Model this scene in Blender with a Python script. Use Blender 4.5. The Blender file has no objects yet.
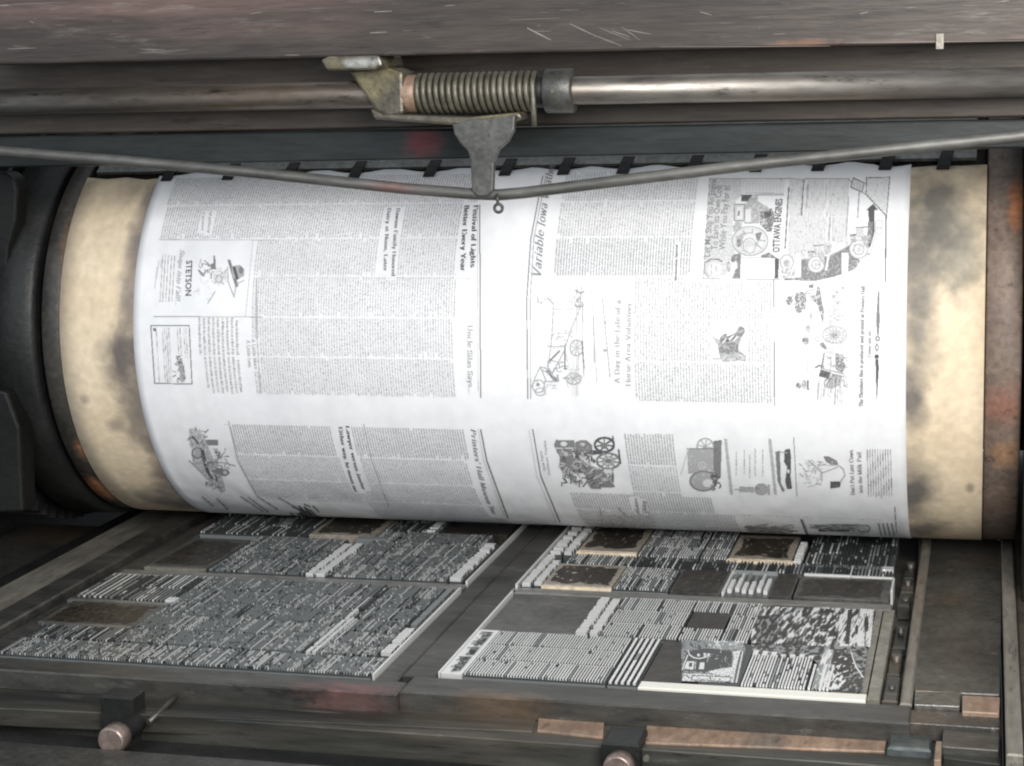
import bpy, math, random
from mathutils import Matrix, Vector, noise as mnoise
random.seed(11)
rnd=random.random
def U(a,b): return a+(b-a)*random.random()
S=0.6                                   # all lengths below are in camera heights above the type; one is 0.6 m
C=bpy.context.scene.collection
# ---------------------------------------------------------------- camera solved from the cylinder and bed lines
F=1777.8; YAW=-.2633; PITCH=.1709; ROLL=-.0302
D=3.847; R=.452; ZC=R                   # cylinder axis at y=D, z=ZC ; type surface z=0 ; camera at z=1
fw=Vector((math.sin(YAW)*math.cos(PITCH),math.cos(YAW)*math.cos(PITCH),-math.sin(PITCH)))
r0=fw.cross(Vector((0,0,1))).normalized(); u0=r0.cross(fw)
rt=math.cos(ROLL)*r0+math.sin(ROLL)*u0; up=-math.sin(ROLL)*r0+math.cos(ROLL)*u0
def ray(p): return rt*(p[0]-512)+up*(383-p[1])+fw*F
def cyl(p,rad=R):
    d=ray(p); a=d.y**2+d.z**2; b=-2*(d.y*D+d.z*(ZC-1)); c=D*D+(ZC-1)**2-rad*rad
    q=max(b*b-4*a*c,0); t=(-b-math.sqrt(q))/2/a
    x,y,z=d.x*t,d.y*t,d.z*t+1
    th=math.atan2(z-ZC,y-D)%(2*math.pi)
    return (x,R*(math.pi-th))
def bed(p,z=0.):
    d=ray(p); t=(z-1)/d.z
    return (d.x*t,d.y*t)
def ypl(p,y):
    d=ray(p); t=y/d.y
    return (d.x*t,d.z*t+1)
def onc(x,s,h=0.):                      # cylinder surface coordinates -> point
    th=math.pi-s/R
    return (x,D+(R+h)*math.cos(th),ZC+(R+h)*math.sin(th))
# ---------------------------------------------------------------- mesh collecting
class MB:
    def __init__(s): s.v=[];s.f=[];s.m=[];s.smooth=[]
    def add(s,vs,fs,m=0,sm=False):
        o=len(s.v); s.v+=[tuple(v) for v in vs]
        for f in fs: s.f.append([i+o for i in f]); s.m.append(m); s.smooth.append(sm)
        return s
    def quad(s,a,b,c,d,m=0): return s.add([a,b,c,d],[(0,1,2,3)],m)
    def box(s,x0,x1,y0,y1,z0,z1,m=0,top=None,front=None):
        v=[(x0,y0,z0),(x1,y0,z0),(x1,y1,z0),(x0,y1,z0),(x0,y0,z1),(x1,y0,z1),(x1,y1,z1),(x0,y1,z1)]
        o=len(s.v); s.v+=v
        fs=[(0,3,2,1),(4,5,6,7),(0,1,5,4),(1,2,6,5),(2,3,7,6),(3,0,4,7)]
        ms=[m,m if top is None else top,m if front is None else front,m,m,m]
        for f,k in zip(fs,ms): s.f.append([i+o for i in f]); s.m.append(k); s.smooth.append(False)
        return s
    def bbox(s,x0,x1,y0,y1,z0,z1,b=.002,m=0):           # box with chamfered top edges
        v=[(x0,y0,z0),(x1,y0,z0),(x1,y1,z0),(x0,y1,z0),
           (x0,y0,z1-b),(x1,y0,z1-b),(x1,y1,z1-b),(x0,y1,z1-b),
           (x0+b,y0+b,z1),(x1-b,y0+b,z1),(x1-b,y1-b,z1),(x0+b,y1-b,z1)]
        fs=[(0,3,2,1),(8,9,10,11)]
        for i in range(4):
            j=(i+1)%4; fs+=[(i,j,j+4,i+4),(i+4,j+4,j+8,i+8)]
        return s.add(v,fs,m)
    def tube(s,pts,rad,n=20,m=0,cap=True,sm=True):
        P=[Vector(p) for p in pts]; rr=rad if isinstance(rad,(list,tuple)) else [rad]*len(P)
        o=len(s.v); t0=(P[1]-P[0]).normalized()
        ref=Vector((0,0,1)) if abs(t0.z)<.9 else Vector((1,0,0))
        nrm=(ref-t0*ref.dot(t0)).normalized()
        for i,p in enumerate(P):
            a=P[max(i-1,0)]; b=P[min(i+1,len(P)-1)]; t=(b-a).normalized()
            nrm=(nrm-t*nrm.dot(t)).normalized(); bi=t.cross(nrm)
            for k in range(n):
                an=2*math.pi*k/n
                s.v.append(tuple(p+(nrm*math.cos(an)+bi*math.sin(an))*rr[i]))
        for i in range(len(P)-1):
            for k in range(n):
                j=(k+1)%n
                s.f.append([o+i*n+k,o+i*n+j,o+(i+1)*n+j,o+(i+1)*n+k]);s.m.append(m);s.smooth.append(sm)
        if cap:
            s.f.append([o+k for k in range(n)][::-1]);s.m.append(m);s.smooth.append(False)
            e=o+(len(P)-1)*n; s.f.append([e+k for k in range(n)]);s.m.append(m);s.smooth.append(False)
        return s
    def prism(s,poly,y0,y1,m=0):                        # poly in (x,z), extruded along y
        n=len(poly); A=sum(poly[i][0]*poly[(i+1)%n][1]-poly[(i+1)%n][0]*poly[i][1] for i in range(n))
        if A<0: poly=poly[::-1]
        v=[(x,y0,z) for x,z in poly]+[(x,y1,z) for x,z in poly]
        fs=[tuple(range(n)),tuple(range(2*n-1,n-1,-1))]+[((i+1)%n,i,i+n,(i+1)%n+n) for i in range(n)]
        return s.add(v,fs,m)
    def build(s,name,mats,parent=None,bevel=0):
        me=bpy.data.meshes.new(name)
        o=bpy.data.objects.new(name,me); C.objects.link(o)
        off=Vector((0,0,0))
        if parent is not None:
            o.parent=parent; p=parent
            while p is not None: off+=p.location; p=p.parent
        me.from_pydata([tuple(Vector(v)*S-off) for v in s.v],[],s.f)
        if not isinstance(mats,(list,tuple)): mats=[mats]
        for m in mats: me.materials.append(m)
        me.polygons.foreach_set('material_index',s.m); me.polygons.foreach_set('use_smooth',s.smooth)
        me.update()
        if bevel:
            b=o.modifiers.new('edge','BEVEL'); b.width=bevel*S; b.segments=2; b.limit_method='ANGLE'
        return o
def tag(o,label=None,cat=None,group=None,kind=None):
    if label: o['label']=label
    if cat: o['category']=cat
    if group: o['group']=group
    if kind: o['kind']=kind
    return o
def thing(name,label,cat,loc,group=None):
    o=bpy.data.objects.new(name,None); C.objects.link(o); o.location=Vector(loc)*S; o.empty_display_size=.02
    return tag(o,label,cat,group)
# ---------------------------------------------------------------- materials
def N(nt,t,**k):
    n=nt.nodes.new(t)
    for a,b in k.items(): setattr(n,a,b)
    return n
def mat(name,c1,c2,rough=.5,metal=0.,scale=14,stretch=(1,1,1),spots=(),bump=.15,c3=None,rvar=.12,spec=.5,fine=140,mix=(.35,.65),wear=0.,wc=(.30,.28,.26),soft=False):
    """two tone grime, optional third tone, worn or stained spots [(x,y,z),(rx,ry,rz),colour,strength]"""
    m=bpy.data.materials.new(name); m.use_nodes=True; nt=m.node_tree; L=nt.links
    b=nt.nodes['Principled BSDF']
    geo=N(nt,'ShaderNodeNewGeometry')
    mp=N(nt,'ShaderNodeMapping'); mp.inputs['Scale'].default_value=stretch
    L.new(geo.outputs['Position'],mp.inputs['Vector'])
    n1=N(nt,'ShaderNodeTexNoise'); n1.inputs['Scale'].default_value=scale; n1.inputs['Detail'].default_value=9; n1.inputs['Roughness'].default_value=.65
    L.new(mp.outputs[0],n1.inputs['Vector'])
    r1=N(nt,'ShaderNodeMapRange'); r1.inputs[1].default_value=mix[0]; r1.inputs[2].default_value=mix[1]
    L.new(n1.outputs[0],r1.inputs[0])
    mx=N(nt,'ShaderNodeMixRGB'); mx.inputs[1].default_value=(*c1,1); mx.inputs[2].default_value=(*c2,1)
    L.new(r1.outputs[0],mx.inputs[0]); col=mx.outputs[0]
    n2=N(nt,'ShaderNodeTexNoise'); n2.inputs['Scale'].default_value=fine; n2.inputs['Detail'].default_value=4
    L.new(mp.outputs[0],n2.inputs['Vector'])
    if c3:
        n3=N(nt,'ShaderNodeTexNoise'); n3.inputs['Scale'].default_value=scale*.55; n3.inputs['Detail'].default_value=8
        mp3=N(nt,'ShaderNodeMapping'); mp3.inputs['Location'].default_value=(3.1,7.7,1.3); mp3.inputs['Scale'].default_value=stretch
        L.new(geo.outputs['Position'],mp3.inputs['Vector']); L.new(mp3.outputs[0],n3.inputs['Vector'])
        r3=N(nt,'ShaderNodeMapRange'); r3.inputs[1].default_value=.52; r3.inputs[2].default_value=.72
        L.new(n3.outputs[0],r3.inputs[0])
        m3=N(nt,'ShaderNodeMixRGB'); m3.inputs[2].default_value=(*c3,1)
        L.new(r3.outputs[0],m3.inputs[0]); L.new(col,m3.inputs[1]); col=m3.outputs[0]
    if spots:
        nw=N(nt,'ShaderNodeTexNoise'); nw.inputs['Scale'].default_value=26 if soft else 42; nw.inputs['Detail'].default_value=10; nw.inputs['Roughness'].default_value=.55 if soft else .72
        L.new(geo.outputs['Position'],nw.inputs['Vector'])
    for (cc,rr,cl,st) in spots:
        sb=N(nt,'ShaderNodeVectorMath',operation='SUBTRACT'); sb.inputs[1].default_value=[q*S for q in cc]
        L.new(geo.outputs['Position'],sb.inputs[0])
        dv=N(nt,'ShaderNodeVectorMath',operation='DIVIDE'); dv.inputs[1].default_value=[q*S for q in rr]
        L.new(sb.outputs[0],dv.inputs[0])
        ln=N(nt,'ShaderNodeVectorMath',operation='LENGTH'); L.new(dv.outputs[0],ln.inputs[0])
        ad=N(nt,'ShaderNodeMath',operation='MULTIPLY_ADD'); ad.inputs[1].default_value=1.5
        L.new(nw.outputs[0],ad.inputs[0]); L.new(ln.outputs['Value'],ad.inputs[2])
        rm=N(nt,'ShaderNodeMapRange'); rm.inputs[1].default_value=2.0 if soft else 1.75; rm.inputs[2].default_value=1.0 if soft else 1.1; rm.inputs[3].default_value=0; rm.inputs[4].default_value=st
        L.new(ad.outputs[0],rm.inputs[0])
        ms=N(nt,'ShaderNodeMixRGB'); ms.inputs[2].default_value=(*cl,1)
        L.new(rm.outputs[0],ms.inputs[0]); L.new(col,ms.inputs[1]); col=ms.outputs[0]
    if wear:
        n5=N(nt,'ShaderNodeTexNoise'); n5.inputs['Scale'].default_value=scale*5; n5.inputs['Detail'].default_value=12; n5.inputs['Roughness'].default_value=.8
        mp5=N(nt,'ShaderNodeMapping'); mp5.inputs['Location'].default_value=(5.,2.,9.); mp5.inputs['Scale'].default_value=stretch
        L.new(geo.outputs['Position'],mp5.inputs['Vector']); L.new(mp5.outputs[0],n5.inputs['Vector'])
        r5=N(nt,'ShaderNodeMapRange'); r5.inputs[1].default_value=.56; r5.inputs[2].default_value=.70; r5.inputs[4].default_value=wear
        L.new(n5.outputs[0],r5.inputs[0]); m5=N(nt,'ShaderNodeMixRGB'); m5.inputs[2].default_value=(*wc,1)
        L.new(r5.outputs[0],m5.inputs[0]); L.new(col,m5.inputs[1]); col=m5.outputs[0]
        r6=N(nt,'ShaderNodeMapRange'); r6.inputs[1].default_value=.44; r6.inputs[2].default_value=.34; r6.inputs[4].default_value=.8
        L.new(n5.outputs[0],r6.inputs[0]); m6=N(nt,'ShaderNodeMixRGB'); m6.inputs[2].default_value=(.014,.013,.012,1)
        L.new(r6.outputs[0],m6.inputs[0]); L.new(col,m6.inputs[1]); col=m6.outputs[0]
    # fine grit
    rg=N(nt,'ShaderNodeMapRange'); rg.inputs[1].default_value=.3; rg.inputs[2].default_value=.7; rg.inputs[3].default_value=.78; rg.inputs[4].default_value=1.22
    L.new(n2.outputs[0],rg.inputs[0])
    mg=N(nt,'ShaderNodeVectorMath',operation='SCALE'); L.new(col,mg.inputs[0]); L.new(rg.outputs[0],mg.inputs['Scale'])
    L.new(mg.outputs[0],b.inputs['Base Color'])
    rr=N(nt,'ShaderNodeMapRange'); rr.inputs[3].default_value=max(.05,rough-rvar); rr.inputs[4].default_value=min(1,rough+rvar)
    L.new(n1.outputs[0],rr.inputs[0]); L.new(rr.outputs[0],b.inputs['Roughness'])
    b.inputs['Metallic'].default_value=metal; b.inputs['Specular IOR Level'].default_value=spec
    if bump:
        bp=N(nt,'ShaderNodeBump'); bp.inputs['Strength'].default_value=bump; bp.inputs['Distance'].default_value=.002
        L.new(n2.outputs[0],bp.inputs['Height']); L.new(bp.outputs[0],b.inputs['Normal'])
    return m
def plain(name,c,rough=.6,metal=0.,spec=.3):
    m=bpy.data.materials.new(name); m.use_nodes=True; b=m.node_tree.nodes['Principled BSDF']
    b.inputs['Base Color'].default_value=(*c,1); b.inputs['Roughness'].default_value=rough; b.inputs['Metallic'].default_value=metal
    b.inputs['Specular IOR Level'].default_value=spec
    return m
def cs(p,rad,col,st,h=.2):              # a spot on the cylinder at a photograph position
    x,s=cyl(p); return (onc(x,s),(rad[0],h,rad[1]),col,st)
def bs(p,rad,col,st,z=0.):
    x,y=bed(p,z); return ((x,y,z),(rad[0],rad[1],.3),col,st)
SM=(.105,.10,.09)
tymp=mat('tympan_manila',(.76,.635,.46),(.71,.575,.40),.7,0,10,soft=True,bump=.1,fine=90,c3=(.66,.53,.37),spots=[
  *[cs(p,rr_,(.15,.125,.115),st_) for p,rr_,st_ in (((157,190),(.03,.05),.75),((146,225),(.035,.06),.75),((139,265),(.03,.06),.7),((133,310),(.028,.06),.7),((133,350),(.04,.07),.9),((141,398),(.04,.06),.85),((151,440),(.035,.06),.85),((168,478),(.045,.06),.9),((188,503),(.07,.04),.9))],
  cs((121,362),(.055,.075),(.11,.095,.09),.95),cs((128,300),(.03,.06),(.3,.25,.2),.6),cs((140,415),(.05,.13),(.2,.17,.14),.75),
  cs((165,500),(.09,.05),(.16,.15,.13),.8),cs((146,240),(.045,.13),(.2,.17,.15),.75),cs((115,425),(.022,.02),(.2,.17,.14),.6),
  cs((135,190),(.04,.03),(.24,.2,.16),.5),cs((85,400),(.012,.012),(.2,.17,.14),.5),
  cs((938,215),(.085,.14),SM,.9),cs((920,250),(.06,.14),SM,.8),cs((960,250),(.045,.09),(.19,.18,.15),.7),cs((920,330),(.04,.12),(.15,.145,.13),.8),
  cs((912,400),(.035,.07),(.13,.12,.11),.9),cs((914,490),(.045,.10),(.12,.11,.10),.95),cs((925,530),(.05,.06),(.17,.15,.13),.85),
  cs((970,488),(.008,.012),(.2,.17,.14),.7)])
paper=mat('newsprint',(.80,.80,.81),(.76,.765,.78),.75,0,9,bump=.05,fine=60,spec=.2)
for nd in paper.node_tree.nodes:
    if nd.type=='MAP_RANGE' and abs(nd.inputs[3].default_value-.78)<1e-3: nd.inputs[3].default_value=.965; nd.inputs[4].default_value=1.035
_nt=paper.node_tree; _b=_nt.nodes['Principled BSDF']; _n=_nt.nodes.new('ShaderNodeTexNoise'); _n.inputs['Scale'].default_value=5; _n.inputs['Detail'].default_value=3
_m=_nt.nodes.new('ShaderNodeMapping'); _m.inputs['Scale'].default_value=(1.6,1,.5); _m.inputs['Rotation'].default_value=(0,.35,0); _g=_nt.nodes.new('ShaderNodeNewGeometry')
_nt.links.new(_g.outputs['Position'],_m.inputs[0]); _nt.links.new(_m.outputs[0],_n.inputs['Vector'])
_p=_nt.nodes.new('ShaderNodeBump'); _p.inputs['Strength'].default_value=.6; _p.inputs['Distance'].default_value=.02; _nt.links.new(_n.outputs[0],_p.inputs['Height']); _nt.links.new(_p.outputs[0],_b.inputs['Normal'])
for nd in tymp.node_tree.nodes:
    if nd.type=='MAP_RANGE' and abs(nd.inputs[3].default_value-.78)<1e-3: nd.inputs[3].default_value=.9; nd.inputs[4].default_value=1.1
INK=[plain('ink_black',(.10,.10,.105),.7),plain('ink_dark',(.21,.21,.215),.8),plain('ink_grey',(.38,.38,.385),.8),plain('ink_light',(.54,.54,.545),.8),plain('ink_faint',(.66,.66,.665),.8)]
grime=mat('grimy_steel',(.045,.045,.042),(.10,.098,.09),.42,.55,9,wear=0.45,c3=(.14,.10,.07),bump=.3)
dark=mat('black_iron',(.007,.008,.008),(.020,.021,.019),.5,.3,11,wear=.12,wc=(.10,.10,.09),bump=.3)
darkb=mat('blue_black_iron',(.009,.012,.012),(.019,.023,.023),.45,.3,20,stretch=(.2,1,1),bump=.2,
   spots=[((*[ypl((425,140),3.30)[0]],3.30,ypl((425,140),3.30)[1]),(.05,.1,.04),(.13,.015,.018),.6)])
beamm=mat('painted_beam',(.030,.025,.022),(.060,.046,.038),.5,.2,10,wear=0.35,stretch=(.18,1,1.6),c3=(.16,.10,.085),bump=.35,fine=120,
   spots=[((ypl((800,44),3.12)[0],3.12,ypl((800,44),3.12)[1]),(.07,.1,.012),(.26,.13,.08),.45)])
brown=mat('brown_iron',(.045,.037,.030),(.09,.07,.056),.45,.3,12,wear=0.3,stretch=(.12,1,1),bump=.2)
shaftm=mat('worn_shaft_steel',(.17,.155,.14),(.30,.28,.255),.44,.75,16,wear=.25,stretch=(.2,1,1),bump=.12,c3=(.22,.17,.13))
cast=mat('oily_casting',(.075,.066,.052),(.135,.118,.092),.42,.5,24,wear=0.4,c3=(.22,.19,.10),bump=.4,spots=[((ypl((360,62),3.1)[0],3.1,ypl((360,62),3.1)[1]),(.05,.1,.012),(.42,.42,.40),.8)])
springm=mat('spring_steel',(.095,.088,.068),(.18,.168,.13),.5,.5,40,bump=.2)
copper=mat('rust_tinted_steel',(.19,.13,.095),(.34,.23,.16),.5,.2,22,wear=0.35,stretch=(1,.4,1),bump=.4,c3=(.13,.11,.09))
hang=mat('grey_plate',(.066,.066,.061),(.112,.111,.102),.45,.5,30,wear=0.4,bump=.3)
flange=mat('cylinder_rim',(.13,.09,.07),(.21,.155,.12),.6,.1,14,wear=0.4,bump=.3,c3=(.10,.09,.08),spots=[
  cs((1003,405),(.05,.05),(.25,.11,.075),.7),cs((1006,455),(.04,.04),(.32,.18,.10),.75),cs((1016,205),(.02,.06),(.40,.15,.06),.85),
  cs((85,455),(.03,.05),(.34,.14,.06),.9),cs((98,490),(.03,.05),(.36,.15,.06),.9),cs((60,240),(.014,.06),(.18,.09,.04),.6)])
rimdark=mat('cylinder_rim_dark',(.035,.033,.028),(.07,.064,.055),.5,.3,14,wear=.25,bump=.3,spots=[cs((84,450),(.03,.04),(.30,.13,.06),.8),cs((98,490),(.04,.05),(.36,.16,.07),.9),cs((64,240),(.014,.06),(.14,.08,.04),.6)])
bedm=mat('bed_iron',(.022,.024,.022),(.075,.073,.064),.44,.45,16,wear=0.5,stretch=(.12,1,1),c3=(.15,.12,.09),bump=.25,spots=[
  bs((985,703),(.06,.05),(.28,.14,.10),.8),bs((150,535),(.04,.1),(.22,.14,.07),.7)])
chasem=mat('chase_iron',(.036,.036,.033),(.095,.091,.082),.38,.55,14,wear=0.5,stretch=(.3,1,1),bump=.2,spots=[bs((350,690),(.12,.03),(.24,.11,.10),.6,-.01),bs((500,700),(.1,.05),(.2,.13,.08),.5,-.01)])
railm=mat('tan_rail',(.19,.175,.15),(.28,.26,.22),.45,.45,20,wear=0.4,stretch=(1,.2,1),bump=.25,c3=(.14,.10,.08))
TB=plain('type_metal_bright',(.88,.88,.86),.36,.6,.5); TM=plain('type_metal_grey',(.36,.385,.385),.38,.7,.5)
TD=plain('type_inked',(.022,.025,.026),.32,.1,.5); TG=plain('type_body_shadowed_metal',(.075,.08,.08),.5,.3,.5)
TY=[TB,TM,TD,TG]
cream=mat('cut_wood_base',(.66,.56,.42),(.56,.46,.34),.6,0,30,bump=.1)
cutgrey=mat('cut_zinc',(.40,.36,.30),(.52,.45,.37),.4,.6,40,bump=.2)
cutdark=mat('cut_inked_plate',(.012,.011,.010),(.045,.036,.026),.35,.2,60,bump=.5)
cutmid=plain('cut_brown_ink',(.06,.048,.034),.4,.2)
furn=mat('lead_furniture',(.09,.09,.085),(.17,.165,.155),.36,.65,22,wear=0.35,bump=.3)
rowbar=mat('worn_spacing_metal',(.20,.195,.18),(.32,.31,.29),.38,.7,30,wear=0.4,stretch=(.3,1,1),bump=.2)
olive=mat('brass_rule',(.20,.19,.155),(.29,.275,.23),.4,.5,30,bump=.1)
whitem=plain('bare_type_high_rule',(.80,.78,.70),.4,.35,.5)
scr=plain('bare_scratch',(.24,.22,.20),.5,.3)
# ---------------------------------------------------------------- small rasteriser for printed pictures: cells of tone
class Canvas:
    def __init__(s,ox,oy,sc,cell=.5): s.ox,s.oy,s.sc,s.c=ox,oy,sc,cell; s.g={}
    def at(s,ox,oy,sc): s.ox,s.oy,s.sc=ox,oy,sc; return s
    def _px(s,p): return (s.ox+p[0]/s.sc, s.oy+p[1]/s.sc)
    def _set(s,i,j,t):
        if t is None: s.g.pop((i,j),None)
        else: s.g[(i,j)]=t
    def poly(s,pts,t,p=1.,alt=None):
        q=[s._px(a) for a in pts]; c=s.c
        y0=min(a[1] for a in q); y1=max(a[1] for a in q)
        for j in range(int(y0/c),int(y1/c)+2):
            y=(j+.5)*c; xs=[]
            for k in range(len(q)):
                a,b=q[k],q[(k+1)%len(q)]
                if (a[1]<=y)!=(b[1]<=y): xs.append(a[0]+(y-a[1])/(b[1]-a[1])*(b[0]-a[0]))
            xs.sort()
            for k in range(0,len(xs)-1,2):
                for i in range(math.ceil(xs[k]/c-.5),math.floor(xs[k+1]/c-.5)+1):
                    q_=1. if p>=1 else .5+.9*mnoise.noise((i*s.c*.55,j*s.c*.55,t*3.7 if t is not None else 0))+U(-.16,.16)
                    if p>=1 or q_<p+.06: s._set(i,j,t)
                    elif alt is not None: s._set(i,j,alt)
        return s
    def line(s,pts,t,w=1.):                 # w in photograph pixels
        for a,b in zip(pts,pts[1:]):
            a=s._px(a); b=s._px(b); L=math.hypot(b[0]-a[0],b[1]-a[1]); n=max(1,int(L/(s.c*.5)))
            for k in range(n+1):
                x=a[0]+(b[0]-a[0])*k/n; y=a[1]+(b[1]-a[1])*k/n; r=w/2
                for i in range(int(math.floor((x-r)/s.c+.5)),int(math.floor((x+r)/s.c+.5))):
                    for j in range(int(math.floor((y-r)/s.c+.5)),int(math.floor((y+r)/s.c+.5))): s._set(i,j,t)
        return s
    def ell(s,cx,cy,rx,ry,t,p=1.,w=None,alt=None):
        pts=[(cx+rx*math.cos(a*math.pi/12),cy+ry*math.sin(a*math.pi/12)) for a in range(25)]
        return s.poly(pts,t,p,alt) if w is None else s.line(pts,t,w)
    def wheel(s,cx,cy,rx,ry,t,w,n=8,sw=.7):
        s.ell(cx,cy,rx,ry,t,w=w); s.ell(cx,cy,rx*.22,ry*.22,t)
        for k in range(n):
            a=2*math.pi*k/n+.2; s.line([(cx,cy),(cx+rx*math.cos(a),cy+ry*math.sin(a))],t,sw)
        return s
    def scrib(s,x0,y0,x1,y1,n,t,L=20,w=.7,ang=None):
        for k in range(n):
            x=U(x0,x1);y=U(y0,y1);a=U(0,6.28) if ang is None else ang+U(-.25,.25);l=L*U(.4,1)
            s.line([(x,y),(x+math.cos(a)*l,y+math.sin(a)*l)],t if not isinstance(t,(list,tuple)) else random.choice(t),w)
        return s
    def emit(s,mb,fn,mul=1):
        c=s.c; rows={}
        for (i,j),t in s.g.items(): rows.setdefault(j,{})[i]=t
        for j,r in rows.items():
            ks=sorted(r); k=0
            while k<len(ks):
                a=ks[k]; t=r[a]; b=a
                while k+1<len(ks) and ks[k+1]==b+1 and r[ks[k+1]]==t and b-a<14: k+=1; b+=1
                k+=1
                x0,x1,y0,y1=a*c,(b+1)*c,j*c,(j+1)*c
                mb.quad(fn((x0,y1)),fn((x1,y1)),fn((x1,y0)),fn((x0,y0)),t)
        return mb
LIFT=.0024
def pc(p): x,s=cyl(p); return onc(x,s,LIFT)
# ---------------------------------------------------------------- lettering
_cache={}
def glyphs(txt,shear=0.,off=0.):
    k=(txt,shear,off)
    if k in _cache: return _cache[k]
    cu=bpy.data.curves.new('t','FONT'); cu.body=txt; cu.shear=shear; cu.offset=max(0,off-1); cu.resolution_u=2
    o=bpy.data.objects.new('t',cu); C.objects.link(o); dg=bpy.context.evaluated_depsgraph_get(); dg.update()
    me=bpy.data.meshes.new_from_object(o.evaluated_get(dg))
    v=[(a.co.x,a.co.y) for a in me.vertices]; f=[tuple(p.vertices) for p in me.polygons]
    bpy.data.objects.remove(o); bpy.data.curves.remove(cu); bpy.data.meshes.remove(me)
    x0=min(a[0] for a in v); x1=max(a[0] for a in v)
    v=[((a[0]-x0)/(x1-x0),a[1]/.7) for a in v]          # width 1, cap height 1
    _cache[k]=(v,f); return v,f
def _f(t): return [tuple(float(a) if a not in 'LAS' else a for a in q.split()) for q in t.split(';')]
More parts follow.
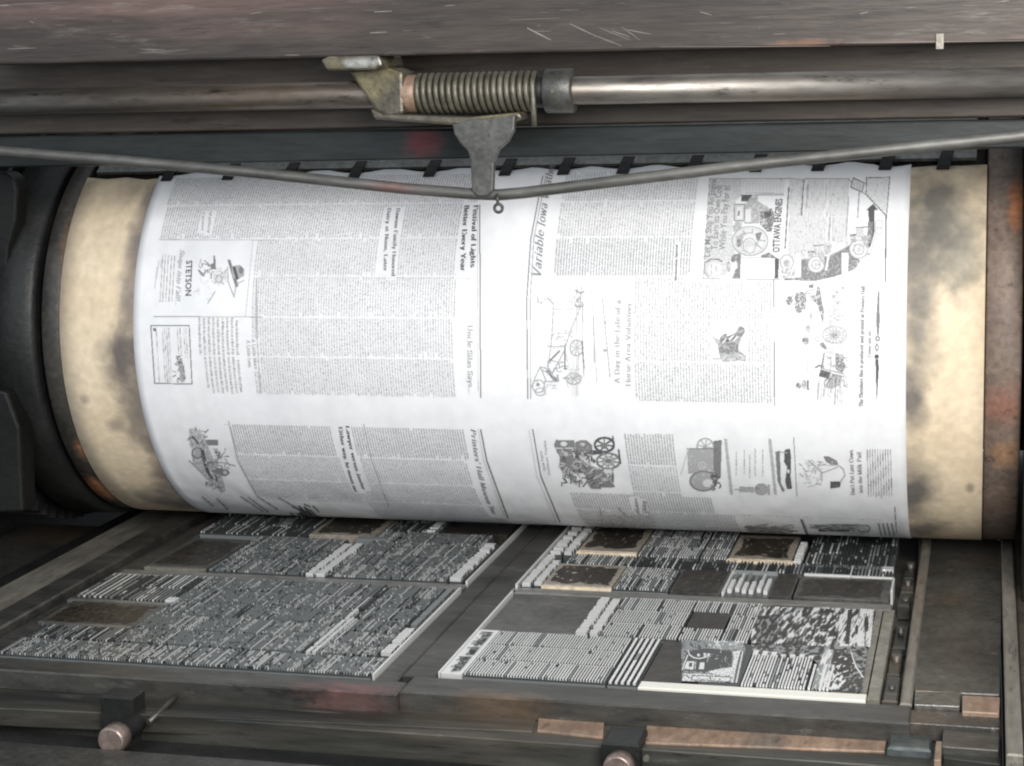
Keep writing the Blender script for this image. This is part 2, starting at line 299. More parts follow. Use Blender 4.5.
SERIF={k:(w,_f(t)) for k,w,t in (
('A',.74,'L .08 0 .36 1;L .36 1 .64 0;L .2 .36 .53 .36;S .08 0;S .64 0'),('B',.66,'L .14 0 .14 1;S .14 0;S .14 1;A .3 .74 .22 .25 -90 90;A .3 .26 .27 .26 -90 90;L .14 .5 .3 .5;L .14 .99 .3 .99;L .14 .01 .3 .01'),
('C',.68,'A .38 .5 .32 .5 50 310;L .6 .98 .6 .74'),('D',.74,'L .14 0 .14 1;S .14 0;S .14 1;A .28 .5 .38 .49 -90 90;L .14 .99 .28 .99;L .14 .01 .28 .01'),
('E',.62,'L .14 0 .14 1;S .14 0;S .14 1;L .14 .99 .56 .99;L .14 .51 .42 .51;L .14 .01 .58 .01;L .56 .99 .56 .78;L .58 .01 .58 .24'),('F',.6,'L .14 0 .14 1;S .14 0;S .14 1;L .14 .99 .56 .99;L .14 .51 .42 .51;L .56 .99 .56 .78'),
('H',.8,'L .14 0 .14 1;L .66 0 .66 1;L .14 .5 .66 .5;S .14 0;S .14 1;S .66 0;S .66 1'),('I',.36,'L .18 0 .18 1;S .18 0;S .18 1'),('J',.42,'L .28 1 .28 .15;S .28 1;A .14 .15 .14 .2 180 360'),
('L',.62,'L .14 0 .14 1;S .14 0;S .14 1;L .14 .01 .58 .01;L .58 .01 .58 .26'),('M',.92,'L .14 0 .14 1;L .78 0 .78 1;L .14 1 .46 .05;L .46 .05 .78 1;S .14 0;S .78 0;S .14 1;S .78 1'),('N',.8,'L .14 0 .14 1;L .66 0 .66 1;L .14 1 .66 0;S .14 0;S .14 1;S .66 1'),
('P',.62,'L .14 0 .14 1;S .14 0;S .14 1;A .28 .73 .25 .26 -90 90;L .14 .99 .28 .99;L .14 .47 .28 .47'),('S',.56,'A .28 .74 .2 .25 20 270;A .28 .25 .22 .25 -160 90;L .48 .98 .48 .76;L .07 .02 .07 .26'),
('T',.66,'L .33 0 .33 1;S .33 0;L .05 .99 .61 .99;L .05 .99 .05 .76;L .61 .99 .61 .76'),('U',.76,'L .14 1 .14 .28;A .38 .28 .24 .28 180 360;L .62 .28 .62 1;S .14 1;S .62 1'),
('V',.72,'L .08 1 .36 0;L .36 0 .64 1;S .08 1;S .64 1'),('W',1.0,'L .08 1 .3 0;L .3 0 .5 .9;L .5 .9 .72 0;L .72 0 .92 1;S .08 1;S .92 1'),('Y',.7,'L .08 1 .35 .48;L .62 1 .35 .48;L .35 .48 .35 0;S .08 1;S .62 1;S .35 0'),
('a',.5,'A .24 .5 .15 .17 0 150;L .39 .5 .39 .04;A .24 .18 .16 .18 0 360;L .39 .02 .47 .02'),('b',.54,'L .12 0 .12 1.03;A .28 .33 .2 .33 -130 130;L .03 1.02 .12 1.02'),('c',.46,'A .26 .33 .2 .33 50 310'),('d',.56,'L .42 0 .42 1.03;A .25 .33 .2 .33 50 310;L .33 1.02 .42 1.02;L .42 .02 .5 .02'),
('e',.48,'A .25 .33 .2 .33 0 320;L .06 .36 .45 .36'),('f',.34,'L .15 0 .15 .8;A .28 .82 .13 .2 60 180;L .03 .65 .3 .65;S .15 0'),('g',.5,'A .22 .43 .16 .22 0 360;A .24 -.12 .2 .16 0 360;L .34 .6 .46 .66;L .12 .22 .1 .06'),
('h',.58,'L .13 0 .13 1.03;A .28 .42 .17 .24 0 150;L .45 .42 .45 0;S .13 0;S .45 0;L .04 1.02 .13 1.02'),('i',.28,'L .14 0 .14 .65;S .14 0;L .05 .64 .14 .64;L .14 .84 .14 .96'),('k',.56,'L .13 0 .13 1.03;L .13 .25 .42 .64;L .23 .38 .46 0;S .13 0;S .46 0'),
('l',.28,'L .14 0 .14 1.03;S .14 0;L .05 1.02 .14 1.02'),('m',.86,'L .13 0 .13 .65;A .27 .42 .15 .24 0 150;L .42 .42 .42 0;A .57 .42 .15 .24 0 150;L .72 .42 .72 0;S .13 0;S .42 0;S .72 0;L .04 .64 .13 .64'),
('n',.58,'L .13 0 .13 .65;A .28 .42 .17 .24 0 150;L .45 .42 .45 0;S .13 0;S .45 0;L .04 .64 .13 .64'),('o',.5,'A .25 .33 .2 .33 0 360'),('p',.54,'L .12 -.3 .12 .65;A .28 .33 .2 .33 -130 130;S .12 -.3;L .03 .64 .12 .64'),
('r',.42,'L .13 0 .13 .65;A .27 .46 .14 .2 50 160;S .13 0;L .04 .64 .13 .64'),('s',.42,'A .21 .49 .14 .17 20 270;A .21 .165 .15 .165 -160 90'),('t',.34,'L .15 .15 .15 .85;A .26 .15 .11 .14 180 320;L .03 .65 .3 .65'),
('u',.58,'L .13 .65 .13 .2;A .28 .22 .15 .22 180 350;L .44 .65 .44 0;L .04 .64 .13 .64;L .35 .64 .44 .64;L .44 .02 .52 .02'),('v',.5,'L .07 .65 .25 0;L .25 0 .43 .65;S .07 .65;S .43 .65'),('w',.72,'L .06 .65 .2 0;L .2 0 .36 .6;L .36 .6 .5 0;L .5 0 .66 .65;S .06 .65;S .66 .65'),
('y',.5,'L .07 .65 .25 .05;L .43 .65 .2 -.28;L .2 -.28 .08 -.26;S .07 .65;S .43 .65'),("'",.2,'L .1 1 .1 .78'),(',',.22,'L .12 .1 .08 -.14'),('.',.22,'L .11 0 .11 .1'),('!',.26,'L .13 .3 .13 1;L .13 0 .13 .1'))}
def serif(txt,shear=0.,wt=.12):
    k=('serif',txt,shear,wt)
    if k in _cache: return _cache[k]
    v=[];f=[];x=0.
    def seg(a,b):
        dx,dy=b[0]-a[0],b[1]-a[1]; L=math.hypot(dx,dy) or 1e-6; w=(.045+(wt-.045)*abs(dy)/L)/2; nx,ny=-dy/L*w,dx/L*w; ex,ey=dx/L*.012,dy/L*.012; o=len(v)
        v.extend([(a[0]-nx-ex,a[1]-ny-ey),(b[0]-nx+ex,b[1]-ny+ey),(b[0]+nx+ex,b[1]+ny+ey),(a[0]+nx-ex,a[1]+ny-ey)]); f.append((o,o+1,o+2,o+3))
    for ch in txt:
        if ch==' ' or ch not in SERIF: x+=.34; continue
        w,st=SERIF[ch]
        for q in st:
            if q[0]=='L': seg((x+q[1],q[2]),(x+q[3],q[4]))
            elif q[0]=='S': seg((x+q[1]-.10,q[2]),(x+q[1]+.10,q[2]))
            else:
                n=max(4,int(abs(q[6]-q[5])/30)); P_=[(x+q[1]+q[3]*math.cos(math.radians(q[5]+(q[6]-q[5])*i/n)),q[2]+q[4]*math.sin(math.radians(q[5]+(q[6]-q[5])*i/n))) for i in range(n+1)]
                for a,b in zip(P_,P_[1:]): seg(a,b)
        x+=w+.05
    v=[((a+shear*b)/x,b) for a,b in v]; _cache[k]=(v,f); return v,f
def lettering(mb,txt,p0,p1,cap,m=0,shear=0.,off=0.,side=1):
    """writing from photograph point p0 to p1 along the wrapped paper; side=1 letters rise to the left of travel"""
    a=cyl(p0); b=cyl(p1); v,f=glyphs(txt,shear,off) if off>=.5 else serif(txt,shear*.6,.165+off*4)
    if off<.5: cap=cap*.82
    L=math.hypot(b[0]-a[0],b[1]-a[1]); d=((b[0]-a[0])/L,(b[1]-a[1])/L); n=(-d[1],d[0])
    mb.add([onc(a[0]+d[0]*L*x+n[0]*cap*y,a[1]+d[1]*L*x+n[1]*cap*y,LIFT+.0002) for x,y in v],f,m)
# ================================================================= IMPRESSION CYLINDER
cy=thing('impression_cylinder','large printing cylinder in manila packing with dark rusty rims, above the type bed','cylinder',(-.95,D,0))
def shell(mb,x0,x1,s0,s1,r0,r1,nx=1,ns=60,m=0,jag=None):
    for a,hh in ((0,r1),(1,r0)):
        for j in range(ns):
            for i in range(nx):
                xa=x0+(x1-x0)*i/nx; xb=x0+(x1-x0)*(i+1)/nx; sa=s0+(s1-s0)*j/ns; sb=s0+(s1-s0)*(j+1)/ns
                e=lambda x: jag(x) if jag and j==ns-1 else 0
                q=[onc(xa,sa,hh),onc(xb,sa,hh),onc(xb,sb+e(xb),hh),onc(xa,sb+e(xa),hh)]
                mb.add(q if a==0 else q[::-1],[(0,1,2,3)],m,True)
    for j in range(ns):
        sa=s0+(s1-s0)*j/ns; sb=s0+(s1-s0)*(j+1)/ns
        mb.quad(onc(x1,sa,r1),onc(x1,sa,r0),onc(x1,sb,r0),onc(x1,sb,r1),m)
        mb.quad(onc(x0,sa,r0),onc(x0,sa,r1),onc(x0,sb,r1),onc(x0,sb,r0),m)
    for i in range(nx):
        xa=x0+(x1-x0)*i/nx; xb=x0+(x1-x0)*(i+1)/nx; e=jag or (lambda x:0)
        mb.quad(onc(xa,s1+e(xa),r1),onc(xb,s1+e(xb),r1),onc(xb,s1+e(xb),r0),onc(xa,s1+e(xa),r0),m)
    return mb
def weld(o):
    m=o.modifiers.new('w','WELD'); m.merge_threshold=1e-5; return o
mb=MB(); mb.tube([(-1.905,D,ZC),(-.005,D,ZC)],R-.012,96); mb.build('drum_core',grime,cy)
xL,xR=-1.916,-.0
mb=MB(); shell(mb,xL,xR,-.80,.405,-.011,0,40,70,jag=lambda x:.004*math.sin(x*61)+.003*math.sin(x*143)); weld(mb.build('tympan_sheet',tymp,cy))
for a,b in ((-1.963,-1.9175),(.0015,.068)):
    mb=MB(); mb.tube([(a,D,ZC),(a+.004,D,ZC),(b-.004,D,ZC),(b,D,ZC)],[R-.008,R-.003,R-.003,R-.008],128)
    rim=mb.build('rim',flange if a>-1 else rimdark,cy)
mb=MB(); mb.tube([(-1.90,*onc(0,.475,.002)[1:]),(-.02,*onc(0,.475,.002)[1:])],.011,14); mb.build('gripper_shaft',grime,cy)
mb=MB(); shell(mb,-1.90,-.02,.425,.60,-.006,.001,60,10,jag=None); mb.build('lightening_strip',mat('lightening_grey',(.16,.16,.15),(.30,.30,.28),.5,.2,30,bump=.3,wear=.4),cy)  # pale strip added to lighten the shaded band above the sheet edge
for px in (172,232,291,357,431,506,564,623,692,755,817,884,942):
    x=cyl((px,168))[0]; w=.012; mb=MB()
    pts=[(.392,.004),(.40,.006),(.42,.009),(.437,.010)]
    sk=.010
    for k in range(len(pts)-1):
        (sa,ha),(sb,hb)=pts[k],pts[k+1]; da=(sa-.385)*.2; db=(sb-.385)*.2
        A=[onc(x-w+da,sa,ha),onc(x+w+da,sa,ha),onc(x+w+db,sb,hb),onc(x-w+db,sb,hb)]
        B=[onc(x-w+da,sa,ha-.0035),onc(x+w+da,sa,ha-.0035),onc(x+w+db,sb,hb-.0035),onc(x-w+db,sb,hb-.0035)]
        mb.add(A+B,[(0,1,2,3),(7,6,5,4),(0,4,5,1),(1,5,6,2),(2,6,7,3),(3,7,4,0)],0)
    mb.build('gripper',dark,cy)
# ================================================================= NEWSPAPER SHEET
PX0,PX1=-1.742,-.1427
gx=[cyl((p,168))[0] for p in (172,232,291,357,431,506,564,623,692,755,817,884,942)]
def scal(x):
    d=min(abs(x-g) for g in gx); return .010*min(1,(d/.06)**2)+ (.0 if x<-.2 else -.008)
mb=MB(); shell(mb,PX0,PX1,-.78,.408,.0003,.0014,90,80,jag=scal)
sheet=weld(mb.build('newspaper_sheet',paper))
tag(sheet,'freshly printed white sheet of newspaper pages wrapped round the cylinder','newspaper')
holes=[]                                    # rectangles (x0,x1,s0,s1) kept free of body text
def hole(pts):
    q=[cyl(p) for p in pts]; holes.append((min(a[0] for a in q),max(a[0] for a in q),min(a[1] for a in q),max(a[1] for a in q)))
def picture(name,cv,label=None,clear=None):
    mb=cv.emit(MB(),pc); o=mb.build(name,INK,sheet)
    if label: o['label']=label
    return o
def heading(lines,label=None,tone=0,name='headline',clear=True):
    mb=MB()
    for t,p0,p1,cap,sh,of in lines:
        lettering(mb,t,p0,p1,cap,0,sh,of)
        if clear:
            a,b=cyl(p0),cyl(p1); sg=1 if b[1]>a[1] else -1      # reading up: letters rise towards -x
            xs=sorted((a[0]-sg*cap*1.25,b[0]-sg*cap*1.25,a[0]+sg*cap*.45,b[0]+sg*cap*.45))
            holes.append((xs[0],xs[-1],min(a[1],b[1])-.004,max(a[1],b[1])+.004))
    o=mb.build(name,[INK[tone]],sheet)
    if label: o['label']=label
# ---- right page
heading([('Variable Iowa Weather',(541,279),(555.5,165),.0200,.55,-.012)],'large italic headline Variable Iowa Weather',1)
heading([('A Day in the Life of a',(620,383),(621,300),.0125,0,0),('Horse Area Volunteer',(631,386),(632,302),.0125,0,0)],'grey headline A Day in the Life of a Horse Area Volunteer',2)
heading([('The Threshers Bee is produced and printed at Printers Hall',(863,406),(865,286),.0085,0,.01)],None,1)
heading([('Come see us',(871,357),(871,331),.0075,0,.0)],None,1)
heading([("Don't Put Lost Cows",(855,494),(853,449),.0095,0,.0),('into the Milk Pail',(863,492),(861,451),.0095,0,.0)],"headline Don't Put Lost Cows into the Milk Pail",1)
heading([('1915 Aultman Taylor',(552,481),(546,439),.0062,0,.0),('Steam Engine',(546,470),(542,450),.0062,0,0)],None,2)
heading([('Wednesday Special',(677,281),(678,245),.0055,0,.02)],None,1)
heading([('Huskers',(640,512),(637,497),.008,0,0),('Relay',(648,514),(645,499),.008,0,0)],None,1)
# ---- left page (reads downward)
heading([('Festival of Lights',(474,206),(471,268),.012,0,.012),('Better Every Year',(465,206),(461,272),.012,0,.012)],'headline Festival of Lights Better Every Year',0)
heading([('Dawson Family Honored',(397,209),(392,277),.0095,0,.01),('Dairy at Noon, Later',(388,209),(384,272),.0095,0,.01)],'headline Dawson Family Honored',1)
heading([('Uncle Silas Says...',(468,325),(469,393),.013,0,.0)],'headline Uncle Silas Says',2)
heading([('A Little More',(252,339),(255,369),.0095,0,0),('A Little Less',(247,340),(249,367),.0095,0,0)],None,2)
heading([('Lawyer versus Janitor',(346,425),(363,489),.0095,0,.008),('Either way, he moves out',(339,426),(355,491),.0095,0,.008)],'headline Lawyer versus Janitor',0)
heading([("Printers' Hall Museum Tour",(471,428),(493,513),.0125,.25,.0)],"italic headline Printers' Hall Museum Tour",1)
heading([('Valley',(210,212),(208,234),.007,0,0),('Farmer',(203,213),(202,232),.007,0,0)],None,2)
# ---- STETSON advertisement
ad=MB(); lettering(ad,'STETSON',(187,261),(186,296),.0135,0,0,1.018); lettering(ad,'Snaps into Fall!...',(181,250),(176,306),.0125,2,.45,0)
cvs=Canvas(150,235,4.64)
for k,x in enumerate((62,74,88,103,117)):
    y=92+k*2
    while y<310:
        l=U(8,26); cvs.line([(x-(y-92)*.06,y),(x-(y+l-92)*.06,min(y+l,310))],random.choice((2,2,3)),.8); y+=l+U(2,6)
for k,x in enumerate((24,32,50)): cvs.line([(x+12,150-k*28),(x,250-k*50)],3,.8)
cvs.line([(50,24),(480,24)],3,.6).line([(480,26),(445,378)],3,.6).line([(20,378),(520,380)],2,.8)
# cowboy head and hat, lying on its side
cvs.poly([(362,116),(374,116),(412,236),(400,246),(380,180)],1).poly([(380,146),(420,140),(440,160),(438,190),(410,206),(384,200)],2).ell(424,165,10,17,1)
cvs.poly([(384,150),(398,148),(414,205),(402,210)],0).line([(362,150),(365,220),(392,288),(400,240)],2,.8).line([(400,230),(440,210)],2,.7)
cvs.poly([(296,98),(304,98),(308,160),(290,160),(278,142),(298,130)],1).poly([(292,165),(330,150),(360,165),(358,215),(322,240),(300,215)],4,.5)
cvs.scrib(300,160,355,225,22,(2,3),22,.7).scrib(230,130,300,190,20,(1,2,3),22,.8).scrib(225,210,300,300,10,(3,4),30,.6).line([(305,262),(270,318)],2,.7)
cvs.ell(322,205,14,16,2,w=.8).line([(228,165),(252,190)],1,1.2).line([(255,120),(280,140)],2,1)
cvs.emit(ad,pc); a_o=ad.build('advertisement',INK,sheet); a_o['label']='hat advertisement STETSON with sketched cowboy head'
hole([(154,243),(248,243),(154,316),(244,316)]); hole([(150,320),(192,320),(152,390),(196,390)])
# boxed advertisement under it
cvs=Canvas(150,235,4.64)
cvs.line([(6,420),(184,420),(197,690),(24,686),(6,420)],1,.9)
for x in (30,58,68,78,88,128,140,158,168):
    y=432
    while y<(670 if x<90 else 560):
        l=U(8,30); cvs.line([(x+(y-420)*.06,y),(x+(y+l-420)*.06,y+l)],random.choice((2,3,4)),.8); y+=l+U(2,6)
cvs.poly([(16,432),(30,430),(32,448),(18,446)],1).poly([(130,575),(150,570),(168,660),(160,682),(148,676),(136,620)],2,.8,0).scrib(122,560,165,680,26,(0,1,2),18,.8)
picture('advertisement',cvs,'small boxed advertisement with a drawn seed drill')
# ---- tractor picture lower left page
cvs=Canvas(180,420,9.575)
cvs.poly([(90,75),(130,70),(200,110),(240,160),(280,260),(330,380),(400,520),(440,660),(400,690),(330,620),(230,530),(120,420),(130,300),(100,230)],2,.5,3)
cvs.poly([(250,185),(365,180),(370,235),(270,235)],1).poly([(325,265),(360,270),(400,360),(370,365)],1).ell(170,310,50,48,1,w=1.4).ell(175,315,28,28,2,.8)
cvs.poly([(200,280),(235,280),(260,390),(290,500),(330,560),(300,570),(250,480),(215,370)],0,.85,1).poly([(250,390),(370,380),(370,410),(260,415)],1)
cvs.poly([(330,445),(460,465),(480,500),(440,530),(380,520),(300,480)],1).ell(435,495,20,16,3).line([(420,400),(530,430)],2,1).line([(440,370),(480,430)],2,.8)
cvs.poly([(320,500),(350,520),(370,580),(345,580)],0).line([(90,380),(240,520)],2,1.2).scrib(95,90,250,260,40,(1,2,3),40,.9).scrib(240,280,440,480,40,(1,2,3),45,.9).scrib(250,500,420,660,26,(1,2,3),45,1)
cvs.line([(120,150),(180,220)],0,1.5)
picture('illustration',cvs,'halftone picture of an old tractor on the lower left page')
hole([(185,424),(228,424),(255,495),(190,495)]); holes.append((PX0,-1.575,-.42,-.16))
# ---- engine advertisement (upper right page)
cvs=Canvas(700,175,6.96)
cvs.poly([(75,30),(285,30),(285,150),(250,180),(235,260),(225,420),(250,560),(205,600),(25,590)],3,.6,4).poly([(80,34),(285,32),(283,110),(70,130)],3,.7,4)
cvs.poly([(290,40),(590,34),(582,140),(285,142)],4,.7,3).poly([(330,56),(588,50),(580,134),(325,138)],4).line([(290,40),(330,44),(325,138)],3,.6)
for x in range(345,580,24): cvs.line([(x,62),(x-3,128)],3,.6)
cvs.line([(330,130),(582,134)],2,.7).line([(285,144),(582,142)],2,.7)
cvs.poly([(288,144),(365,142),(368,190),(290,188)],0,.75,1).poly([(365,144),(402,144),(405,190),(470,225),(485,240),(430,250),(410,340),(310,345),(312,210),(330,190)],2,.55,3)
cvs.poly([(242,210),(312,208),(308,325),(240,322)],3).line([(242,210),(312,208),(308,325),(240,322),(242,210)],1,.9).poly([(258,225),(298,224),(294,308),(256,308)],4).poly([(264,255),(278,255),(276,290),(262,290)],1)
cvs.poly([(318,245),(355,240),(355,330),(318,330)],4).poly([(360,235),(408,255),(405,335),(362,330)],2,.7,3).poly([(412,262),(500,235),(522,285),(500,395),(470,400),(420,350)],1,.6,3).poly([(445,262),(495,255),(500,290),(455,305)],0,.8,1)
cvs.poly([(250,330),(300,335),(290,375),(235,400),(230,360)],2,.6,3)
cvs.ell(350,462,124,100,4).ell(350,462,124,100,2,w=1.1).ell(350,462,106,84,3,w=.8).ell(330,462,80,62,2,.45,alt=3)
for a_ in range(9):
    t=a_*.7; cvs.line([(350+45*math.cos(t),455+36*math.sin(t)),(350+104*math.cos(t),462+82*math.sin(t))],2,1.1)
cvs.ell(350,450,50,40,4).ell(335,500,44,48,3,.6,alt=4).ell(355,525,22,24,4).ell(345,495,44,52,2,w=.8).poly([(385,410),(430,400),(420,450),(395,455)],1,.7,2).poly([(255,455),(285,450),(280,500),(262,505)],1,.7,2)
cvs.poly([(225,560),(285,545),(282,720),(225,722),(255,640),(215,600)],1,.6,2).poly([(215,615),(258,600),(262,650),(215,690)],4).ell(200,640,16,40,2,.5,alt=3)
cvs.ell(95,655,66,62,3,.6,alt=4).ell(105,655,48,48,4).line([(40,610),(80,588),(130,590),(160,610)],1,1.2).line([(38,620),(34,680),(60,712)],2,1.2).line([(80,625),(82,650)],2,.9).line([(80,668),(84,690)],2,.9).line([(112,640),(116,672)],2,1).line([(105,615),(140,600)],3,.8).poly([(150,610),(185,600),(190,700),(150,705)],3,.6,4)
cvs.poly([(288,578),(522,578),(518,716),(290,716)],None).line([(288,578),(522,578)],3,.6).poly([(420,565),(480,540),(540,582),(430,576)],1,.6,2).poly([(524,580),(552,585),(545,722),(520,720)],0,.8,1)
cvs.line([(70,30),(25,720)],2,.8).line([(20,724),(560,728)],2,.8).line([(70,30),(590,30)],1,.8)
cvs.at(780,175,6.965)
for (x0_,x1_,y0_,y1_) in ((80,150,35,285),(205,310,40,285),(345,480,40,285),(70,320,292,580),(375,470,292,470)):
    cvs.poly([(x0_,y0_),(x1_,y0_),(x1_-6,y1_),(x0_-6,y1_)],4,.75,3)
for x in range(72,480,13):
    y=40
    while y<(560 if x<330 else 470):
        l=U(10,34)
        if not 282<y<292: cvs.line([(x-(y-40)*.02,y),(x-(y-40)*.02,y+l)],random.choice((3,3,2)),.55)
        y+=l+U(4,12)
for x,y0,y1,t_ in ((62,90,510,1),(165,50,280,1),(195,70,240,2),(322,80,230,3),(350,300,460,2),(372,300,400,3),(478,160,420,2),(552,130,300,2)): cvs.line([(x,y0),(x-(y1-y0)*.06,y1)],t_,1.2)
cvs.line([(0,35),(60,28),(160,38),(190,30),(480,32),(500,60)],2,.9)
cvs.poly([(512,25),(588,62),(572,124),(494,90)],3,.6,4).line([(512,25),(588,62),(572,124),(494,90),(512,25)],1,.9)
cvs.poly([(602,25),(765,22),(742,290),(600,140)],4,.7,3)
q=[(602,25),(765,22),(742,290),(600,140),(602,25)]
for a_,b_ in zip(q,q[1:]):
    L=math.hypot(b_[0]-a_[0],b_[1]-a_[1]); n=int(L/16)
    for k in range(n): cvs.line([(a_[0]+(b_[0]-a_[0])*k/n,a_[1]+(b_[1]-a_[1])*k/n),(a_[0]+(b_[0]-a_[0])*(k+.45)/n,a_[1]+(b_[1]-a_[1])*(k+.45)/n)],0,.9)
cvs.line([(740,285),(734,740)],0,1.1).line([(572,124),(602,142)],2,.8)
cvs.poly([(150,590),(330,570),(420,525),(495,485),(500,540),(560,600),(520,660),(380,710),(250,738),(20,735),(90,690),(150,690)],1,.6,2).line([(100,594),(200,588),(330,570),(420,530),(495,486)],2,.9)
cvs.poly([(330,590),(440,545),(445,690),(350,712),(320,650)],1,.7,2)
cvs.poly([(600,250),(650,205),(684,250),(660,245),(658,400),(630,500),(605,520),(625,400),(615,250)],0).poly([(612,330),(650,330),(640,450),(610,500)],1,.6,2)
def eng(x,y,k):
    cvs.poly([(x-38*k,y-100*k),(x+10*k,y-102*k),(x+14*k,y-40*k),(x-34*k,y-40*k)],3,.6,4).line([(x-38*k,y-100*k),(x+40*k,y-104*k)],1,1).poly([(x-72*k,y-56*k),(x-36*k,y-58*k),(x-38*k,y-4*k),(x-70*k,y-4*k)],2,.6,4).line([(x-72*k,y-56*k),(x-36*k,y-58*k)],0,1)
    cvs.ell(x-20*k,y+30*k,56*k,56*k,4).ell(x-20*k,y+30*k,56*k,56*k,2,w=.9).ell(x-20*k,y+32*k,30*k,32*k,2,w=.9).ell(x-18*k,y+34*k,14*k,14*k,3)
    cvs.poly([(x-10*k,y-50*k),(x+36*k,y-55*k),(x+40*k,y+40*k),(x+12*k,y+10*k)],2,.5,3).scrib(x-60*k,y-90*k,x+50*k,y+60*k,int(16*k),(2,3,1),20,.6)
eng(272,595,1.0); eng(572,485,1.15)
cvs.at(780,175,6.965).ell(48,610,46,52,4).ell(48,610,46,52,2,w=.9).ell(48,620,24,28,2,.5,alt=3).poly([(10,655),(100,650),(100,720),(8,722)],2,.5,4)
cvs.poly([(300,490),(355,485),(360,540),(320,560)],2,.45,3).ell(335,500,28,24,3,w=.8).line([(340,560),(322,660)],4,2).poly([(430,545),(480,545),(472,715),(432,712)],None).poly([(108,545),(150,545),(146,715),(104,715)],None)
cvs.line([(430,545),(480,545),(472,715),(432,712),(430,545)],3,.6).line([(108,545),(150,545),(146,715),(104,715),(108,545)],3,.6)
cvs.ell(690,345,26,28,3,w=.8).ell(690,395,22,24,3,w=.8).line([(665,330),(660,400)],3,.8).line([(662,410),(625,590)],3,.8).line([(680,410),(645,590)],3,.7).ell(615,630,28,30,3,w=.8).ell(575,640,22,28,3,w=.8).line([(540,600),(540,700)],3,.8)
mb=cvs.emit(MB(),pc)
def c6(x,y): return (690+x/4.876,160+y/4.876)
lettering(mb,'Let Me Ship You An Engine',c6(98,474),c6(130,98),.0125,1,0,1.006); lettering(mb,'To Earn Its Own Cost',c6(134,440),c6(158,126),.0125,1,0,1.006)
lettering(mb,'While You Pay For It!',c6(172,440),c6(196,128),.0125,1,0,1.006); lettering(mb,'OTTAWA ENGINES',c6(437,452),c6(452,192),.0135,0,0,1.02)
mb.build('advertisement',INK,sheet)['label']='large engine advertisement OTTAWA ENGINES with a bold arrow'
hole([c6(55,80),c6(985,80),c6(55,595),c6(985,595)])
# ---- line drawing of a wagon
cvs=Canvas(510,280,5.39)
cvs.line([(385,40),(380,150),(325,280),(295,380),(230,500)],2,.8).line([(395,60),(392,300),(400,520)],2,.7).line([(235,170),(225,330),(205,480)],2,.8).line([(205,355),(295,360)],2,.8).line([(215,432),(298,445)],2,.8)
cvs.line([(298,360),(298,480)],1,1.2).line([(210,440),(270,380)],1,1.2).line([(150,88),(152,128)],2,.7).line([(200,95),(235,130),(237,160)],2,.7)
for y in (120,160,290): cvs.line([(235,y),(335,y-4)],3,.8)
for x in (340,350,362,372): cvs.line([(x,100),(x-4,620)],3 if x>350 else 4,.7)
cvs.wheel(360,365,35,42,2,1,8,.6).wheel(345,530,40,30,2,1,8,.6).ell(155,570,32,34,2,w=.9).ell(165,600,28,20,2,w=.8).ell(152,562,9,9,1).line([(130,540),(165,465),(205,480),(245,545)],2,.8).line([(165,465),(195,540)],2,.9)
cvs.poly([(195,485),(215,480),(260,545),(240,548)],1,.8).line([(190,545),(260,545)],2,.8).line([(200,565),(255,565)],2,.8).scrib(290,470,390,540,22,(2,3),30,.7).scrib(225,270,330,370,16,(3,2),30,.6).scrib(350,60,390,160,12,(1,2),30,.8)
cvs.line([(440,30),(470,550)],3,.8).line([(500,100),(540,520)],2,.8).line([(452,200),(456,440)],2,.8).ell(515,230,6,10,2).ell(515,378,14,7,2).line([(390,330),(400,470)],1,1.2)
cvs.scrib(200,430,300,560,30,(2,3,1),34,.6).scrib(300,90,380,560,26,(3,4),40,.6,1.5).scrib(150,90,240,170,12,(3,2),22,.6).scrib(120,540,250,610,16,(2,3),22,.6)
picture('illustration',cvs,'pen drawing of a horse drawn wagon lying on its side'); hole([(528,282),(612,282),(528,400),(614,400)])
# ---- horse head, threshing scene, ornament
cvs=Canvas(705,318,15.32)
cvs.poly([(240,285),(290,245),(340,235),(345,270),(430,245),(480,210),(505,150),(530,120),(575,130),(612,165),(612,215),(590,250),(560,300),(545,340),(525,400),(510,460),(530,500),(600,555),(628,580),(628,655),(590,655),(500,640),(470,660),(415,660),(400,635),(375,665),(280,668),(245,610),(215,520),(205,440)],2,.6,1)
cvs.poly([(220,460),(500,470),(505,520),(230,530)],1,.7,2).poly([(330,380),(520,370),(505,465),(330,470)],1,.5,2).poly([(240,300),(300,255),(330,300),(280,360),(235,370)],1,.6,2).poly([(430,520),(600,560),(620,650),(520,640),(480,600)],2,.5,3).poly([(250,560),(480,560),(470,650),(270,655)],2,.4,3)
cvs.poly([(335,262),(440,235),(500,160),(490,200),(430,250),(370,280),(335,280)],None).line([(275,385),(325,315)],None,1.0).line([(370,330),(440,270)],None,1.3).line([(440,345),(505,280)],None,1.0).line([(420,335),(470,260)],0,.9).line([(330,340),(345,360),(360,330)],0,1.2).line([(340,290),(430,255)],1,.8)
cvs.line([(125,290),(215,345)],2,1).line([(125,360),(210,385)],3,.9).line([(150,310),(200,385),(215,430)],2,.9).poly([(130,288),(222,330),(215,400),(160,370)],3,.4,None).line([(125,620),(245,618)],2,.9).ell(590,165,16,14,1)
picture('illustration',cvs,'small printed head of a dark horse'); hole([(712,322),(748,322),(712,364),(748,364)])
cvs=Canvas(775,280,5.888)
